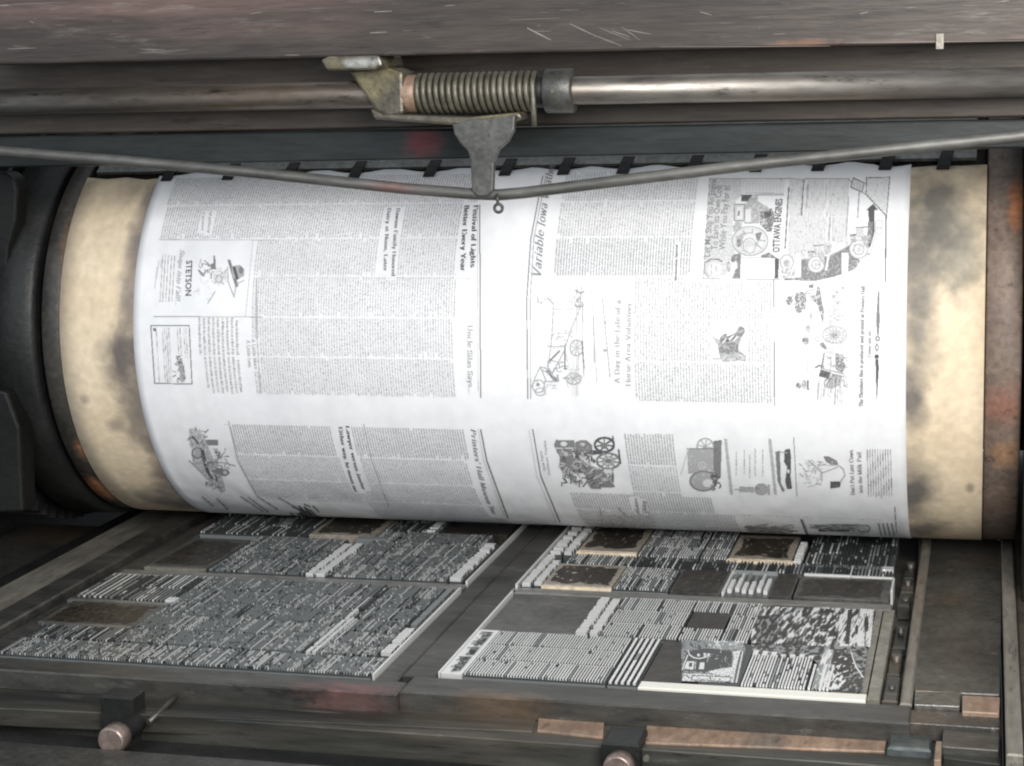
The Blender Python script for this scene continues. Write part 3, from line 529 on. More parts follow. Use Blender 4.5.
for (cx_,cy_,rx_,ry_) in ((150,105,34,36),(140,160,22,34),(85,122,20,26),(172,130,16,40),(180,355,20,24),(212,215,9,22),(195,285,14,24),(172,612,14,26),(140,618,16,18)): cvs.ell(cx_,cy_,rx_,ry_,1 if rx_>15 else 2,.5,alt=3)
cvs.scrib(75,80,180,190,26,(1,2,2),16,.7).line([(180,70),(185,80),(230,78),(232,55),(180,70)],2,.7).poly([(200,32),(228,24),(226,48),(200,46)],1,.8,2)
cvs.poly([(255,30),(268,60),(290,200),(285,260),(255,160),(228,120),(215,100),(240,85)],1,.5,3).ell(222,105,14,16,2,w=.7)
cvs.line([(215,120),(206,300),(195,460),(192,640)],3,.7).line([(232,80),(225,160)],3,.6).poly([(188,590),(200,590),(202,645),(190,645)],1,.7,2)
for x in (80,120,150): cvs.line([(x,200),(x+2,500)],4,.5)
cvs.line([(285,60),(295,230)],3,.6).line([(350,30),(310,230),(295,300)],3,.7).line([(395,20),(400,250)],4,.7)
for k in range(60):
    y=U(30,270); w_=28+(y-30)*.02; x=U(345-(y-30)*.14,398); cvs.scrib(x-3,y-3,x+3,y+3,1,(2,2,3,1),13,.7)
cvs.poly([(355,80),(392,70),(398,240),(320,260)],3,.35,None)
cvs.ell(352,322,56,46,3,w=.8).ell(352,322,70,50,2,w=.9)
for k in range(14):
    t=k*.449; cvs.line([(352+12*math.cos(t),325+10*math.sin(t)),(352+50*math.cos(t),325+40*math.sin(t))],2,.9)
cvs.ell(352,325,12,10,1).ell(385,350,26,44,3,.4).ell(250,345,11,12,2,w=.7).poly([(262,375),(285,365),(308,400),(300,410),(270,390)],1,.7,2)
cvs.poly([(300,400),(345,395),(350,440),(300,430)],3,.5,4).line([(290,430),(275,520)],1,1.2).poly([(290,445),(330,450),(330,510),(285,510)],4).line([(290,445),(330,450),(330,510)],2,.8)
cvs.poly([(355,430),(400,440),(412,520),(395,545),(360,520)],1,.5,3).ell(385,505,28,26,1,w=1).ell(385,505,10,10,1).line([(275,525),(405,560)],4,2.2).line([(270,517),(405,550)],1,.8)
cvs.poly([(270,525),(330,542),(318,580),(258,565)],0,.7,1).line([(238,515),(262,500),(285,510)],1,1.3).poly([(340,550),(395,560),(390,610),(330,640),(300,610)],1,.5,2).ell(325,605,34,26,1,w=.9).ell(365,590,26,22,2,w=.9).scrib(320,430,420,630,60,(1,2,2,3),24,.7)
for k in range(22): x=U(235,400); y=U(570,640); cvs.line([(x,y),(x-6,y+U(30,110))],random.choice((2,3,3)),.7)
cvs.poly([(300,250),(400,270),(420,330),(410,420),(390,420)],3,.3,None)
picture('illustration',cvs,'printed scene of a steam tractor threshing outfit')
cvs=Canvas(690,280,4.876)
cvs.poly([(917,55),(923,55),(926,200),(920,270),(914,270),(908,200)],1).ell(915,285,9,10,1,w=1.1).poly([(912,305),(924,328),(912,350),(900,328)],1).poly([(912,316),(918,328),(912,340),(906,328)],None).ell(911,372,11,11,0).poly([(905,385),(919,385),(921,430),(911,592),(906,430)],0)
picture('ornament',cvs)
# ---- lower right page pictures
cvs=Canvas(540,425,10.21)
cvs.poly([(165,145),(350,150),(365,230),(330,240),(350,330),(300,480),(380,520),(378,608),(215,445),(200,420),(205,320),(145,200)],1,.98,2)
cvs.ell(245,185,34,24,4).line([(160,228),(350,232)],4,1).ell(262,290,22,30,3,.7).poly([(360,170),(420,145),(480,150),(535,200),(540,300),(480,320),(380,310)],1,.97,2).ell(435,190,28,18,3,.7).ell(440,285,16,16,3)
cvs.wheel(660,195,98,72,0,1.8,7,1.2).ell(655,205,34,30,1).poly([(540,262),(640,262),(640,290),(540,295)],0).wheel(700,360,118,78,1,1.6,9,1).ell(700,360,60,44,2,w=1).line([(745,110),(752,160)],0,1.2).line([(805,250),(822,380)],0,1.5)
cvs.poly([(300,330),(420,320),(470,380),(560,420),(640,450),(690,520),(755,540),(750,630),(630,625),(625,645),(520,640),(480,570),(460,500),(320,495)],1,.97,2).line([(300,460),(350,492),(440,492)],4,1.4).line([(470,325),(560,330)],4,1)
cvs.ell(380,400,40,40,2,w=1.3).ell(380,400,18,18,0).poly([(655,440),(740,450),(745,520),(680,510)],4).line([(740,450),(750,540)],0,1.5).scrib(220,250,560,600,90,(0,0,2,3),60,1).scrib(560,430,740,620,40,(0,2,3),50,.9)
picture('illustration',cvs,'dark halftone picture of a steam engine with two wheels'); hole([(552,430),(624,430),(552,491),(626,491)])
cvs=Canvas(680,420,4.655)
cvs.poly([(35,130),(160,130),(162,240),(40,245)],2,.85,3).poly([(155,95),(195,90),(190,260),(175,275),(155,220)],1,.85,0).wheel(118,120,38,38,2,1,8,.7).ell(110,280,62,45,2,.9,alt=3).ell(110,280,62,45,1,w=1.2).ell(130,290,24,18,4).ell(104,208,16,16,3,w=1).line([(35,130),(160,130),(162,240)],1,1)
cvs.scrib(140,240,185,320,20,(0,1),20,1).line([(5,250),(40,130)],3,.8)
for xa,xb in ((212,240),(418,445)):
    for k in range(40):
        y=85+k*6.5; x=xa+(xb-xa)*k/40; cvs.line([(x-5,y),(x+7,y+3)],2,.7)
for x in (262,300,325,350,385):
    y=130+U(0,30)
    while y<250: l=U(6,18); cvs.line([(x,y),(x+1,y+l)],random.choice((2,3)),.9); y+=l+U(4,9)
cvs.poly([(278,305),(345,308),(345,332),(278,330)],2,.85,1).ell(380,318,32,28,2,.8,alt=1).line([(255,318),(278,318)],2,1).poly([(410,295),(418,295),(418,345),(410,345)],2)
cvs.poly([(445,145),(465,140),(470,290),(490,325),(478,330),(455,280)],1,.9,0).poly([(488,135),(512,130),(518,170),(515,260),(522,315),(500,318),(490,280),(500,215),(485,190)],0,.85,1).line([(530,80),(545,350)],2,.9).line([(468,145),(500,150)],2,.9).ell(505,235,6,10,4)
cvs.poly([(668,165),(690,165),(730,185),(738,205),(705,205),(680,190)],1,.85,2).poly([(700,282),(750,282),(745,308),(700,315)],0,.8,1).line([(735,205),(762,225),(768,255),(745,285)],2,.9).line([(600,185),(660,240),(660,280)],2,1).line([(640,205),(740,208)],3,.8).line([(655,245),(735,215)],2,.8).scrib(565,180,660,300,40,(2,3,3),22,.8)
for x in range(872,985,12):
    y=135
    while y<345: l=U(8,22); cvs.line([(x+(y-135)*.03,y),(x+(y+l-135)*.03,y+l)],random.choice((1,2,2)),.8); y+=l+U(2,6)
picture('illustration',cvs,'row of small machine pictures and a cow cartoon on the lower right page')
hole([(682,432),(896,432),(682,496),(898,496)])
cvs=Canvas(680,420,4.655)                    # pictures low by the nip
cvs.poly([(310,490),(500,492),(510,525),(330,528)],2,.6,3).scrib(300,488,500,520,50,(1,2),60,1,0.05).poly([(600,480),(830,478),(880,498),(880,525),(840,530),(610,500)],3,.7).poly([(645,500),(790,504),(790,514),(645,514)],0).ell(855,500,30,16,1,w=1.1).scrib(600,480,820,500,40,(1,2),60,.9,.1)
cvs.line([(565,460),(585,515),(600,535)],0,1.3).line([(572,460),(595,515)],2,.8).line([(1000,400),(1008,520)],1,.8)
for x in (925,945,965,985): cvs.line([(x,478),(x+12,530)],1,1.2)
picture('illustration',cvs,'dark pictures at the foot of the sheet close to the type'); hole([(745,520),(900,520),(745,534),(900,534)])
cvs=Canvas(500,350,1.954)                # grey smear under the steam engine
cvs.poly([(190,320),(300,320),(305,345),(200,345)],3,.5).scrib(190,320,300,345,30,(2,3),30,1)
picture('illustration',cvs); 
cvs=Canvas(130,340,2.695)                    # bottom left blotch and slanting title lines
cvs.poly([(455,462),(480,455),(490,470),(520,470),(480,476),(465,474)],0).scrib(430,440,500,470,16,(0,1),30,1.2,.6)
picture('illustration',cvs,'black blot low on the left page'); cvs=Canvas(130,340,2.695)
for q in [((195,420),(225,445)),((235,425),(265,455)),((300,420),(360,460)),((320,422),(375,462)),((345,420),(400,455)),((400,422),(450,450))]:
    c_=Canvas(130,340,2.695); (xa,ya),(xb,yb)=q; n_=6
    for k in range(n_): u=k/n_; v=(k+.75)/n_; c_.line([(xa+(xb-xa)*u,ya+(yb-ya)*u),(xa+(xb-xa)*v,ya+(yb-ya)*v)],1 if k%2 else 2,1.2)
    c_.line([q[0],q[1]],2,.6); picture('title_line',c_)
holes.append((-1.63,-1.30,-.60,-.415))
# ---- rules
cvs=Canvas(0,0,1)
cvs.line([(480,206),(481,397)],1,1).line([(477.5,206),(478.5,390)],3,.6).line([(543,177),(531,240),(527,300),(528,398)],1,.9).line([(546,177),(534,240),(530.5,300),(531,398)],2,.7)
cvs.line([(481,429),(487,460),(508,517)],1,1.2).line([(478.5,429),(484,460),(504,514)],3,.6).line([(533,429),(541,475),(560,521)],1,1).line([(529.5,430),(537,475),(556,521)],3,.6)
cvs.line([(229,421),(238,460),(257,495)],2,.8).line([(257,279),(257,330),(261,392)],2,.7).line([(364,424),(372,460),(389,506)],2,.7)
cvs.line([(160,240),(275,240.5)],3,.7).line([(262,276.5),(470,279)],4,.6).line([(540,283),(700,284)],4,.6).line([(774,280),(774.7,405)],1,.8)
mb=cvs.emit(MB(),pc); mb.build('column_rule',INK,sheet)
# ---- body text
def body(x0,x1,cols,down,pitch=.0056,tone=(2,),extra=1.):
    mb=MB(); n=int((x1-x0)/pitch); gapl=set()
    for (sa,sb) in cols:
        k=0; para=int(U(5,12))
        while k<n:
            xc=x1-(k+.5)*pitch if down else x0+(k+.5)*pitch
            last=(k%para==para-1)
            top,bot=max(sa,sb),min(sa,sb); Lc=top-bot; t=0.0 if k%para else .006
            end=Lc if not last else Lc*U(.85,1)
            sub=False
            if last and rnd()<.12: sub=True
            while t<end-.002:
                wl=int(U(2,9))
                for q in range(wl):
                    if t>end-.0015: break
                    w=U(.0016,.0024); h=pitch*.40; up_=pitch*(.16 if rnd()<.25 else 0); dn=pitch*(.10 if rnd()<.12 else 0)
                    s=(top-t) if down else (bot+t)
                    xx0,xx1=(xc-h/2-dn,xc+h/2+up_) if down else (xc-h/2-up_,xc+h/2+dn)
                    s1=s-w if down else s+w
                    t+=w+U(.0004,.0008)
                    if any(a<xc<b and c<s<d for a,b,c,d in holes): continue
                    a,b=min(s,s1),max(s,s1)
                    mb.quad(onc(xx0,a,LIFT),onc(xx1,a,LIFT),onc(xx1,b,LIFT),onc(xx0,b,LIFT),random.choice(tone))
                t+=.0013
            k+=1
            if last:
                para=int(U(8,18))
                if rnd()<.02: k+=1
    return mb
def cl(a,b,g=.003): return (a-g,b+g)
upc=[(.400,.3215),(.3185,.2395),(.2365,.1575),(.1545,.0725),(.0695,-.0095),(-.0125,-.092)]
lowc=[(-.165,-.243),(-.247,-.325),(-.329,-.407),(-.411,-.489),(-.493,-.570),(-.574,-.65)]
X=lambda px,py=300: cyl((px,py))[0]
def txt(x0,x1,cols,down,tone=(2,3,3),pitch=.0056):
    body(x0,x1,cols,down,pitch,tone).build('text_column',INK,sheet)
txt(-1.70,-1.005,upc[:1],True,(2,2,3)); txt(-1.70,-1.03,upc[1:2],True,(2,2,3))
txt(-1.475,-1.03,upc[2:3],True); txt(-1.475,-1.03,upc[3:4],True); txt(-1.475,-1.035,upc[4:5],True); txt(-1.475,-1.035,upc[5:],True)
txt(-1.60,-1.500,upc[4:5],True,(2,3),.0105); txt(-1.60,-1.500,upc[5:],True,(2,3),.0105)
txt(-1.56,-1.005,lowc[:1],True,(2,)); txt(-1.56,-1.035,lowc[1:2],True); txt(-1.56,-1.035,lowc[2:3],True,(2,2,3)); txt(-1.56,-1.035,lowc[3:4],True,(2,2,3)); txt(-1.62,-1.005,lowc[4:],True,(2,2,3))
txt(-.83,-.55,upc[:1],False,(2,2,3)); txt(-.83,-.55,upc[1:2],False,(3,3,2)); txt(-.83,-.55,upc[2:3],False,(2,))
txt(-.665,-.395,upc[3:4],False,(3,3,2)); txt(-.665,-.395,upc[4:5],False,(3,3,2)); txt(-.665,-.395,upc[5:],False,(2,3))
txt(-.70,-.585,lowc[:1],False,(2,)); txt(-.70,-.585,lowc[1:2],False); txt(-.83,-.53,lowc[2:3],False,(2,)); txt(-.83,-.19,lowc[3:4],False,(2,2,3)); txt(-.83,-.19,lowc[4:5],False,(2,2,3));txt(-.83,-.45,lowc[5:],False,(2,2,3))
# ================================================================= BED OF THE PRESS
BZ=-.042
bt=thing('press_bed','dark iron press bed carrying the chases of type, orange-brown front ledge','press bed',(-.9,2.75,-.20))
mb=MB(); mb.box(-1.86,.036,2.60,4.9,-.15,BZ); mb.build('bed_plate',bedm,bt,.003)
a=bed((540,724),BZ); 
def strip(mb,pa,pb,pc_,pd,z0,z1,m=0):          # quad prism from photograph corners at height z1 : near-left, near-right, far-right, far-left
    q=[bed(p,z1) for p in (pa,pb,pc_,pd)]
    v=[(x,y,z0) for x,y in q]+[(x,y,z1) for x,y in q]
    return mb.add(v,[(3,2,1,0),(4,5,6,7),(0,1,5,4),(1,2,6,5),(2,3,7,6),(3,0,4,7)],m)
mb=MB(); strip(mb,(645,742),(885,751),(887,733),(647,722),BZ-.03,BZ+.004); mb.build('front_ledge',copper,bt,.0015)
mb=MB(); strip(mb,(537,730),(603,737),(604,721),(539,714),BZ-.03,BZ+.004); mb.build('front_ledge',copper,bt,.0015)
mb=MB(); strip(mb,(-40,706),(532,731),(537,716),(-40,688),BZ-.03,BZ+.003); mb.build('front_ledge',bedm,bt,.002)
mb=MB(); mb.box(-1.86,.036,2.36,2.596,-.20,-.085); mb.build('lower_rail',dark,bt,.004)
mb=MB(); mb.box(-1.7,-.62,2.40,2.50,-.0848,-.066); mb.build('lower_rail',grime,bt,.004)
# side plate on the right, rails left and right
mb=MB(); strip(mb,(914,690),(1000,694),(1003,540),(919,536),BZ+.001,-.006); mb.build('side_plate',grime,bt,.003)
mb=MB(); strip(mb,(914,704),(960,706),(961,692),(915,691),BZ+.001,-.003); mb.build('stop_block',furn,bt,.002)
mb=MB(); strip(mb,(962,711),(999,713),(1000,697),(962,695),BZ+.001,-.004); mb.build('stop_block',copper,bt,.002)
mb=MB(); strip(mb,(905,722),(1000,728),(1000,714),(905,709),BZ+.001,-.012); mb.build('end_bar',grime,bt,.002)
mb=MB(); strip(mb,(942,746),(999,750),(1000,729),(943,727),-.085,-.018); mb.build('end_bar',chasem,bt,.002)
mb=MB(); strip(mb,(934,760),(941,760),(942,741),(936,741),-.085,-.02); mb.build('stop_block',copper,bt,.001)
mb=MB(); strip(mb,(943,757),(1000,764),(1000,751),(943,747),-.085,-.03); mb.build('end_bar',bedm,bt,.002)
mb=MB(); mb.bbox(.040,.064,2.56,4.8,-.12,.004,.003); mb.build('bed_rail',railm,bt)
mb=MB(); mb.bbox(.0655,.13,2.3,4.8,-.14,-.006,.003); mb.build('bed_rail',brown,bt)
mb=MB(); mb.bbox(-1.862,-1.80,2.60,4.8,BZ+.001,-.004,.004); mb.bbox(-1.795,-1.765,2.62,4.8,BZ+.001,-.02,.003); mb.build('bed_rail',chasem,bt)
mb=MB(); mb.bbox(-2.00,-1.90,2.3,4.8,-.14,-.03,.004); mb.build('bed_rail',railm,bt)
mb=MB(); mb.bbox(-2.10,-2.01,2.3,4.8,-.14,-.06,.004); mb.build('bed_rail',dark,bt)
# chases
def chase(label,x0,x1,bars,y0=2.69,y1=4.72):
    t=thing('chase',label,'chase',((x0+x1)/2,y0,BZ),'iron chases locking up the pages')
    for (a,b,c,d,z,nm,mt) in bars:
        mb=MB(); mb.bbox(a,b,c,d,BZ+.001,z,.003); mb.build(nm,mt,t)
    return t
rs=[3.281,3.306,3.29,3.297]
chase('left chase, iron frame around the two greyer pages',-1.76,-.958,[(-1.762,-.9365,2.672,2.735,-.006,'frame_bar',chasem),(-.9975,-.958,2.7355,4.7,-.007,'frame_bar',chasem),(-1.762,-1.722,2.7355,4.7,-.007,'frame_bar',chasem),(-1.762,-.958,4.7005,4.75,-.007,'frame_bar',chasem)])
chase('right chase, iron frame around the brighter pages',-.956,-.10,[(-.9355,-.103,2.688,2.766,-.006,'frame_bar',chasem),(-.956,-.898,2.7665,4.7,-.006,'frame_bar',chasem),(-.122,-.103,2.7665,4.7,-.003,'frame_bar',railm),(-.956,-.103,4.7005,4.75,-.006,'frame_bar',chasem)])
# quoins beside the right pages
for k,(ya,yb) in enumerate(((2.80,2.92),(2.95,3.08),(3.11,3.24),(3.33,3.40),(3.44,3.52),(3.56,3.66))):
    mb=MB(); w=.008+.004*(k%2); mb.bbox(-.152,-.126-.004*(k%2),ya,yb,BZ+.002,-.012-.006*(k%3),.003,0); mb.tube([(-.139,(ya+yb)/2,BZ+.01),(-.139,(ya+yb)/2,-.006)],w*.7,10,1)
    o=mb.build('quoin',[bedm,bedm]); tag(o,['nearest iron quoin wedge in the slot right of the type','second iron quoin wedge from the front, right of the type','third quoin wedge from the front, just before the row gap','fourth quoin wedge from the front, just past the row gap','fifth quoin wedge from the front, right of the back page','sixth quoin wedge, the one nearest the cylinder'][k],'quoin','quoins locking the right chase')
mb=MB(); mb.bbox(-.174,-.154,2.78,3.27,BZ+.002,-.004,.001); tag(mb.build('brass_strip',olive),'long dull brass strip along the right edge of the front right page','spacing strip')
# ---------------------------------------------------------------- type
def slugs(mb,x0,x1,y0,y1,pitch=.0064,cols=None,bright=.35,dk=.25,z=0.,duty=.5,seg=(.006,.02),keep=.8):
    """lines of type running away from the viewer; each line a low body with raised broken letters"""
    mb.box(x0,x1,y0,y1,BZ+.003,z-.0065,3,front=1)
    n=max(1,int(round((x1-x0)/pitch))); p=(x1-x0)/n
    if cols is None:
        nc=max(1,int(round((y1-y0)/.082))); cols=[(y0+(y1-y0)*i/nc+.0035,y0+(y1-y0)*(i+1)/nc-.0035) for i in range(nc)]
    for (ca,cb) in cols:
        lead=0
        for k in range(n):
            if rnd()<.012: continue
            xc=x0+(k+.5)*p; w=p*duty/2*U(.85,1.1)
            # shoulder of the slug
            e=cb-(0 if rnd()>.05 else (cb-ca)*U(.05,.3)); t=ca
            lm=1 if rnd()<.8 else 0
            r=rnd(); long_=rnd()<.05; base=(0 if r<bright or long_ else (1 if r<1-dk else 2))
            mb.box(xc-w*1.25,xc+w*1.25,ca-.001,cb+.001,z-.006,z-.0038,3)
            while t<e:
                l=U(*seg)*(6 if long_ else 1); zz=z-.0004*rnd(); m=base if rnd()<keep or long_ else random.choice((0,1,1,1,2))
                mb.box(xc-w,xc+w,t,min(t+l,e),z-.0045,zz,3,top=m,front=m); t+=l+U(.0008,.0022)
    return mb
def bigtype(mb,x0,x1,y0,y1,m=0,z=0.,n=None):
    """display type: a strip of large separate letters running away from the viewer"""
    w=x1-x0; y=y0; mb.box(x0,x1,y0,y1,BZ+.003,z-.008,3)
    while y<y1-.3*w:
        l=w*U(.45,.95); l=min(l,y1-y)
        if rnd()<.14: y+=w*.4; continue
        a=U(.1,.3)*w; st=l*.28
        k=int(U(0,4))
        mb.box(x0+a*.4,x1-a*.4,y,y+st,z-.0085,z,3,top=m,front=m)
        if k!=0: mb.box(x0+a*.4,x1-a*.4,y+l-st*1.6,y+l-st*.6,z-.0085,z,3,top=m,front=m)
        if k in (1,3): mb.box(x0+a*.4,x0+a*.4+w*.2,y+st,y+l-st*1.6,z-.0085,z,3,top=m,front=m)
        if k in (2,3): mb.box(x1-a*.4-w*.2,x1-a*.4,y+st,y+l-st*1.6,z-.0085,z,3,top=m,front=m)
        y+=l+w*.08
    return mb
def mirrored(mb,txt,x,y0,y1,cap,z=0.,m=0,shear=0.,off=.01,flip=1):
    v,f=serif(txt,shear,.2); n=len(v); P=[]
    for zz in (z,z-.004):
        P+=[(x-flip*cap*b,y1-(y1-y0)*a if flip>0 else y0+(y1-y0)*a,zz) for a,b in v]
    mb.add(P,[q[::-1] for q in f]+[tuple(i+n for i in q) for q in f],m)
def cut(t,x0,x1,y0,y1,label,poly=None,z=0.,base=cream,side=.006,spk=0):
    """picture block: pale base with an inked irregular plate on top"""
    mb=MB(); mb.bbox(x0,x1,y0,y1,BZ+.003,z-.0004,.0012); o=mb.build('picture_block',base,t); o['label']=label
    m2=MB(); c=.0019; nx=int((x1-x0)/c); ny=int((y1-y0)/(c*1.4)); sd=U(0,90); full=poly is not None and len(poly)==4
    for j in range(ny):
        for i in range(nx):
            u=(i+.5)/nx; v=(j+.5)/ny; e=min(u,1-u)/.16; g=min(v,1-v)/.22; ed=min(e,g,1)
            q=mnoise.fractal((i*.07+sd,j*.075,sd),.9,2.1,4); q2=mnoise.fractal((i*.22,j*.16+sd,sd+4),.8,2.,4)
            if ed*1.5+q*.55<.72 and not full: continue
            if full and min(u,1-u)<.03: continue
            k=0 if q2<.44 else (1 if q2<.66 else 2)
            m2.quad((x0+i*c,y0+j*c*1.4,z+.0001),(x0+(i+1)*c,y0+j*c*1.4,z+.0001),(x0+(i+1)*c,y0+(j+1)*c*1.4,z+.0001),(x0+i*c,y0+(j+1)*c*1.4,z+.0001),k)
    m2.build('inked_plate',[cutdark,cutmid,base],o)
    return o
def block(t,name,mb,mats,label=None):
    o=mb.build(name,mats,t)
    if label: o['label']=label
    return o
GR='pages of metal type lying on the bed'
# FRONT RIGHT PAGE
t=thing('type_page','brightest page of metal type, front right, with a wide blank dark plate beside its headline','type page',(-.53,2.77,BZ),GR)
mb=MB(); mb.box(-.889,-.852,2.774,3.02,BZ+.003,-.0015,0); mirrored(mb,'Variable Iowa Weather',-.860,2.785,3.01,.021,0.,2,.3,.012); 
mb.box(-.894,-.8905,2.774,3.265,BZ+.004,.0005,0); block(t,'headline_type',mb,TY,'bright headline strip set in large mirrored letters')
mb=MB(); slugs(mb,-.850,-.603,2.776,3.018,.0050,None,.94,.0,0,.52,(.005,.013),.965); block(t,'text_block',mb,TY)
mb=MB(); slugs(mb,-.600,-.549,2.776,3.018,.0098,[(2.778,3.016)],.85,.0,0,.5,(.012,.04),.95); block(t,'text_block',mb,TY)
mb=MB(); mb.bbox(-.888,-.715,3.022,3.268,BZ+.003,-.007,.002); block(t,'blank_plate',mb,furn,'wide blank dark plate')
mb=MB(); bigtype(mb,-.712,-.690,3.03,3.255,0,.001); block(t,'headline_type',mb,TY)
mb=MB(); bigtype(mb,-.687,-.668,3.03,3.25,0,.001); block(t,'headline_type',mb,TY)
mb=MB(); slugs(mb,-.664,-.525,3.022,3.262,.0050,None,.92,.0,0,.5,(.006,.016),.96); block(t,'text_block',mb,TY)
mb=MB(); slugs(mb,-.522,-.449,3.022,3.092,.0050,None,.92,.0,0,.5,(.006,.016),.96); block(t,'text_block',mb,TY)
mb=MB(); slugs(mb,-.522,-.449,3.196,3.262,.0050,None,.92,.0,0,.5,(.006,.016),.96); block(t,'text_block',mb,TY)
mb=MB(); slugs(mb,-.446,-.398,3.022,3.262,.0050,None,.92,.0,0,.5,(.006,.016),.96); block(t,'text_block',mb,TY)
cut(t,-.520,-.451,3.095,3.193,'small black picture block in the text',[(.02,.03),(.98,.03),(.98,.97),(.02,.97)],-.002,furn)
mb=MB(); mb.bbox(-.546,-.452,2.802,3.016,BZ+.003,-.004,.001); block(t,'inked_block',mb,[cutdark],'solid black inked block')
# engine cut, bright metal shapes on dark
mb=MB()
cvs=Canvas(640,600,8.51,.4)
cvs.poly([(350,345),(600,345),(885,352),(900,430),(830,705),(355,690)],1,.6,2).poly([(590,345),(885,350),(868,425),(568,410)],1,.7,0)
cvs.poly([(395,440),(560,410),(700,425),(785,440),(780,570),(650,590),(560,612),(365,600)],3).poly([(570,425),(700,430),(780,445),(770,560),(600,580)],3,.75,2)
cvs.line([(410,430),(420,465),(455,490),(500,498),(545,490),(590,470)],0,1).ell(498,468,12,12,0).poly([(540,450),(600,455),(592,488),(540,488)],0,.7,1).poly([(400,520),(465,520),(452,592),(372,588)],0,.8,1).poly([(420,535),(445,535),(440,570),(414,570)],2).poly([(512,530),(550,530),(544,588),(500,588)],0).line([(475,520),(468,590)],0,.6).line([(405,470),(360,590)],0,.9).scrib(560,440,770,570,26,(0,1,2),40,.5)
cvs.poly([(560,612),(650,590),(785,570),(800,480),(785,440),(860,425),(790,640),(640,630)],0,.7,1)
cvs.poly([(375,622),(792,640),(778,700),(358,688)],0,.6,1).line([(445,640),(775,655),(765,695),(438,680),(445,640)],3,.7).line([(600,648),(598,690)],3,.6).line([(395,640),(420,660)],3,.8)
for k in range(4): cvs.line([(850+k*16-8,440),(795+k*16-8,700)],3 if k%2 else 0,.9)
mb2=cvs.emit(MB(),lambda p:(*bed(p,-.0012),-.0012)); mb.box(-.4505,-.383,2.802,3.016,BZ+.003,-.0020,3); o_=len(mb.m); mb.add(mb2.v,[tuple(f) for f in mb2.f]); mb.m[o_:]=mb2.m
block(t,'engraved_block',mb,TY,'engraved engine block with bright raised lines')
mb=MB(); slugs(mb,-.381,-.275,2.802,2.965,.0050,[(2.803,2.962)],.8,.03,0,.6)
for k in range(7): x=-.381+k*.016; mb.box(x,x+.009,2.962,2.966+U(.004,.02),BZ+.003,-.001,0)
slugs(mb,-.272,-.236,2.802,2.93,.0062,[(2.803,2.928)],.6,.1,0,.6); block(t,'text_block',mb,TY)
mb=MB(); mb.bbox(-.381,-.190,2.966,3.262,BZ+.0035,-.0022,.001); mb.bbox(-.234,-.190,2.80,2.9655,BZ+.0035,-.0022,.001)
cvs=Canvas(640,590,3.79,.45)
def fld(pts,sx_,sy_,lv,sd):
    q=[cvs._px(p) for p in pts]; t=Canvas(0,0,1,.45); t.poly([(p[0],p[1]) for p in q],1)
    for (i,j) in t.g:
        v=mnoise.fractal(((i+.55*j)*sx_,j*sy_,sd),.8,2.,5); k=None
        for thr,m_ in lv:
            if v<thr: k=m_; break
        cvs._set(i,j,k)
fld([(440,62),(762,68),(748,215),(418,200),(430,110)],.10,.05,((-.22,1),(-.02,2),(.10,0),(9,3)),3.)
fld([(640,105),(700,68),(745,80),(742,180),(690,207),(648,172)],.12,.08,((-.30,1),(-.12,2),(9,3)),13.)
fld([(445,100),(520,92),(522,192),(440,196)],.12,.08,((-.22,2),(9,3)),23.)
fld([(760,70),(832,72),(824,217),(748,217)],.16,.04,((.12,1),(.25,2),(9,3)),33.)
cvs.poly([(788,75),(806,75),(792,205),(776,205)],3).ell(822,150,8,18,3)
fld([(835,70),(888,75),(872,217),(820,217)],.16,.04,((.22,1),(9,2)),43.)
cvs.ell(858,128,9,30,3).line([(858,90),(852,205)],3,1)
fld([(420,203),(700,213),(864,213),(842,384),(790,384),(700,300),(640,250),(430,240)],.08,.12,((-.05,2),(.08,0),(9,3)),53.)
fld([(735,232),(805,245),(815,320),(770,332),(728,300)],.08,.08,((-.3,1),(9,3)),63.)
fld([(780,325),(850,312),(838,387),(756,384)],.1,.1,((-.25,2),(9,3)),73.)
fld([(700,222),(735,226),(700,377),(652,372)],.2,.04,((.05,1),(9,2)),83.)
fld([(738,300),(782,340),(752,382),(690,377),(712,308)],.14,.1,((.0,1),(.15,2),(9,3)),93.)
cvs.line([(800,236),(818,290),(845,330)],1,1)
mb2=cvs.emit(MB(),lambda p:(*bed(p,-.0012),-.0012)); mb.add(mb2.v,[tuple(f) for f in mb2.f]); mb.m[-len(mb2.f):]=mb2.m
block(t,'engraved_block',mb,[grime,TB,TM,cutdark],'mottled engraved block, half inked')
mb=MB(); mb.bbox(-.5465,-.1755,2.768,2.799,BZ+.003,-.003,.0012); block(t,'edge_bar',mb,whitem,'bright pale bar along the front edge')
# right decorative spacing
mb=MB(); mb.box(-.188,-.176,2.80,3.262,BZ+.003,-.003,0); block(t,'edge_bar',mb,[olive])
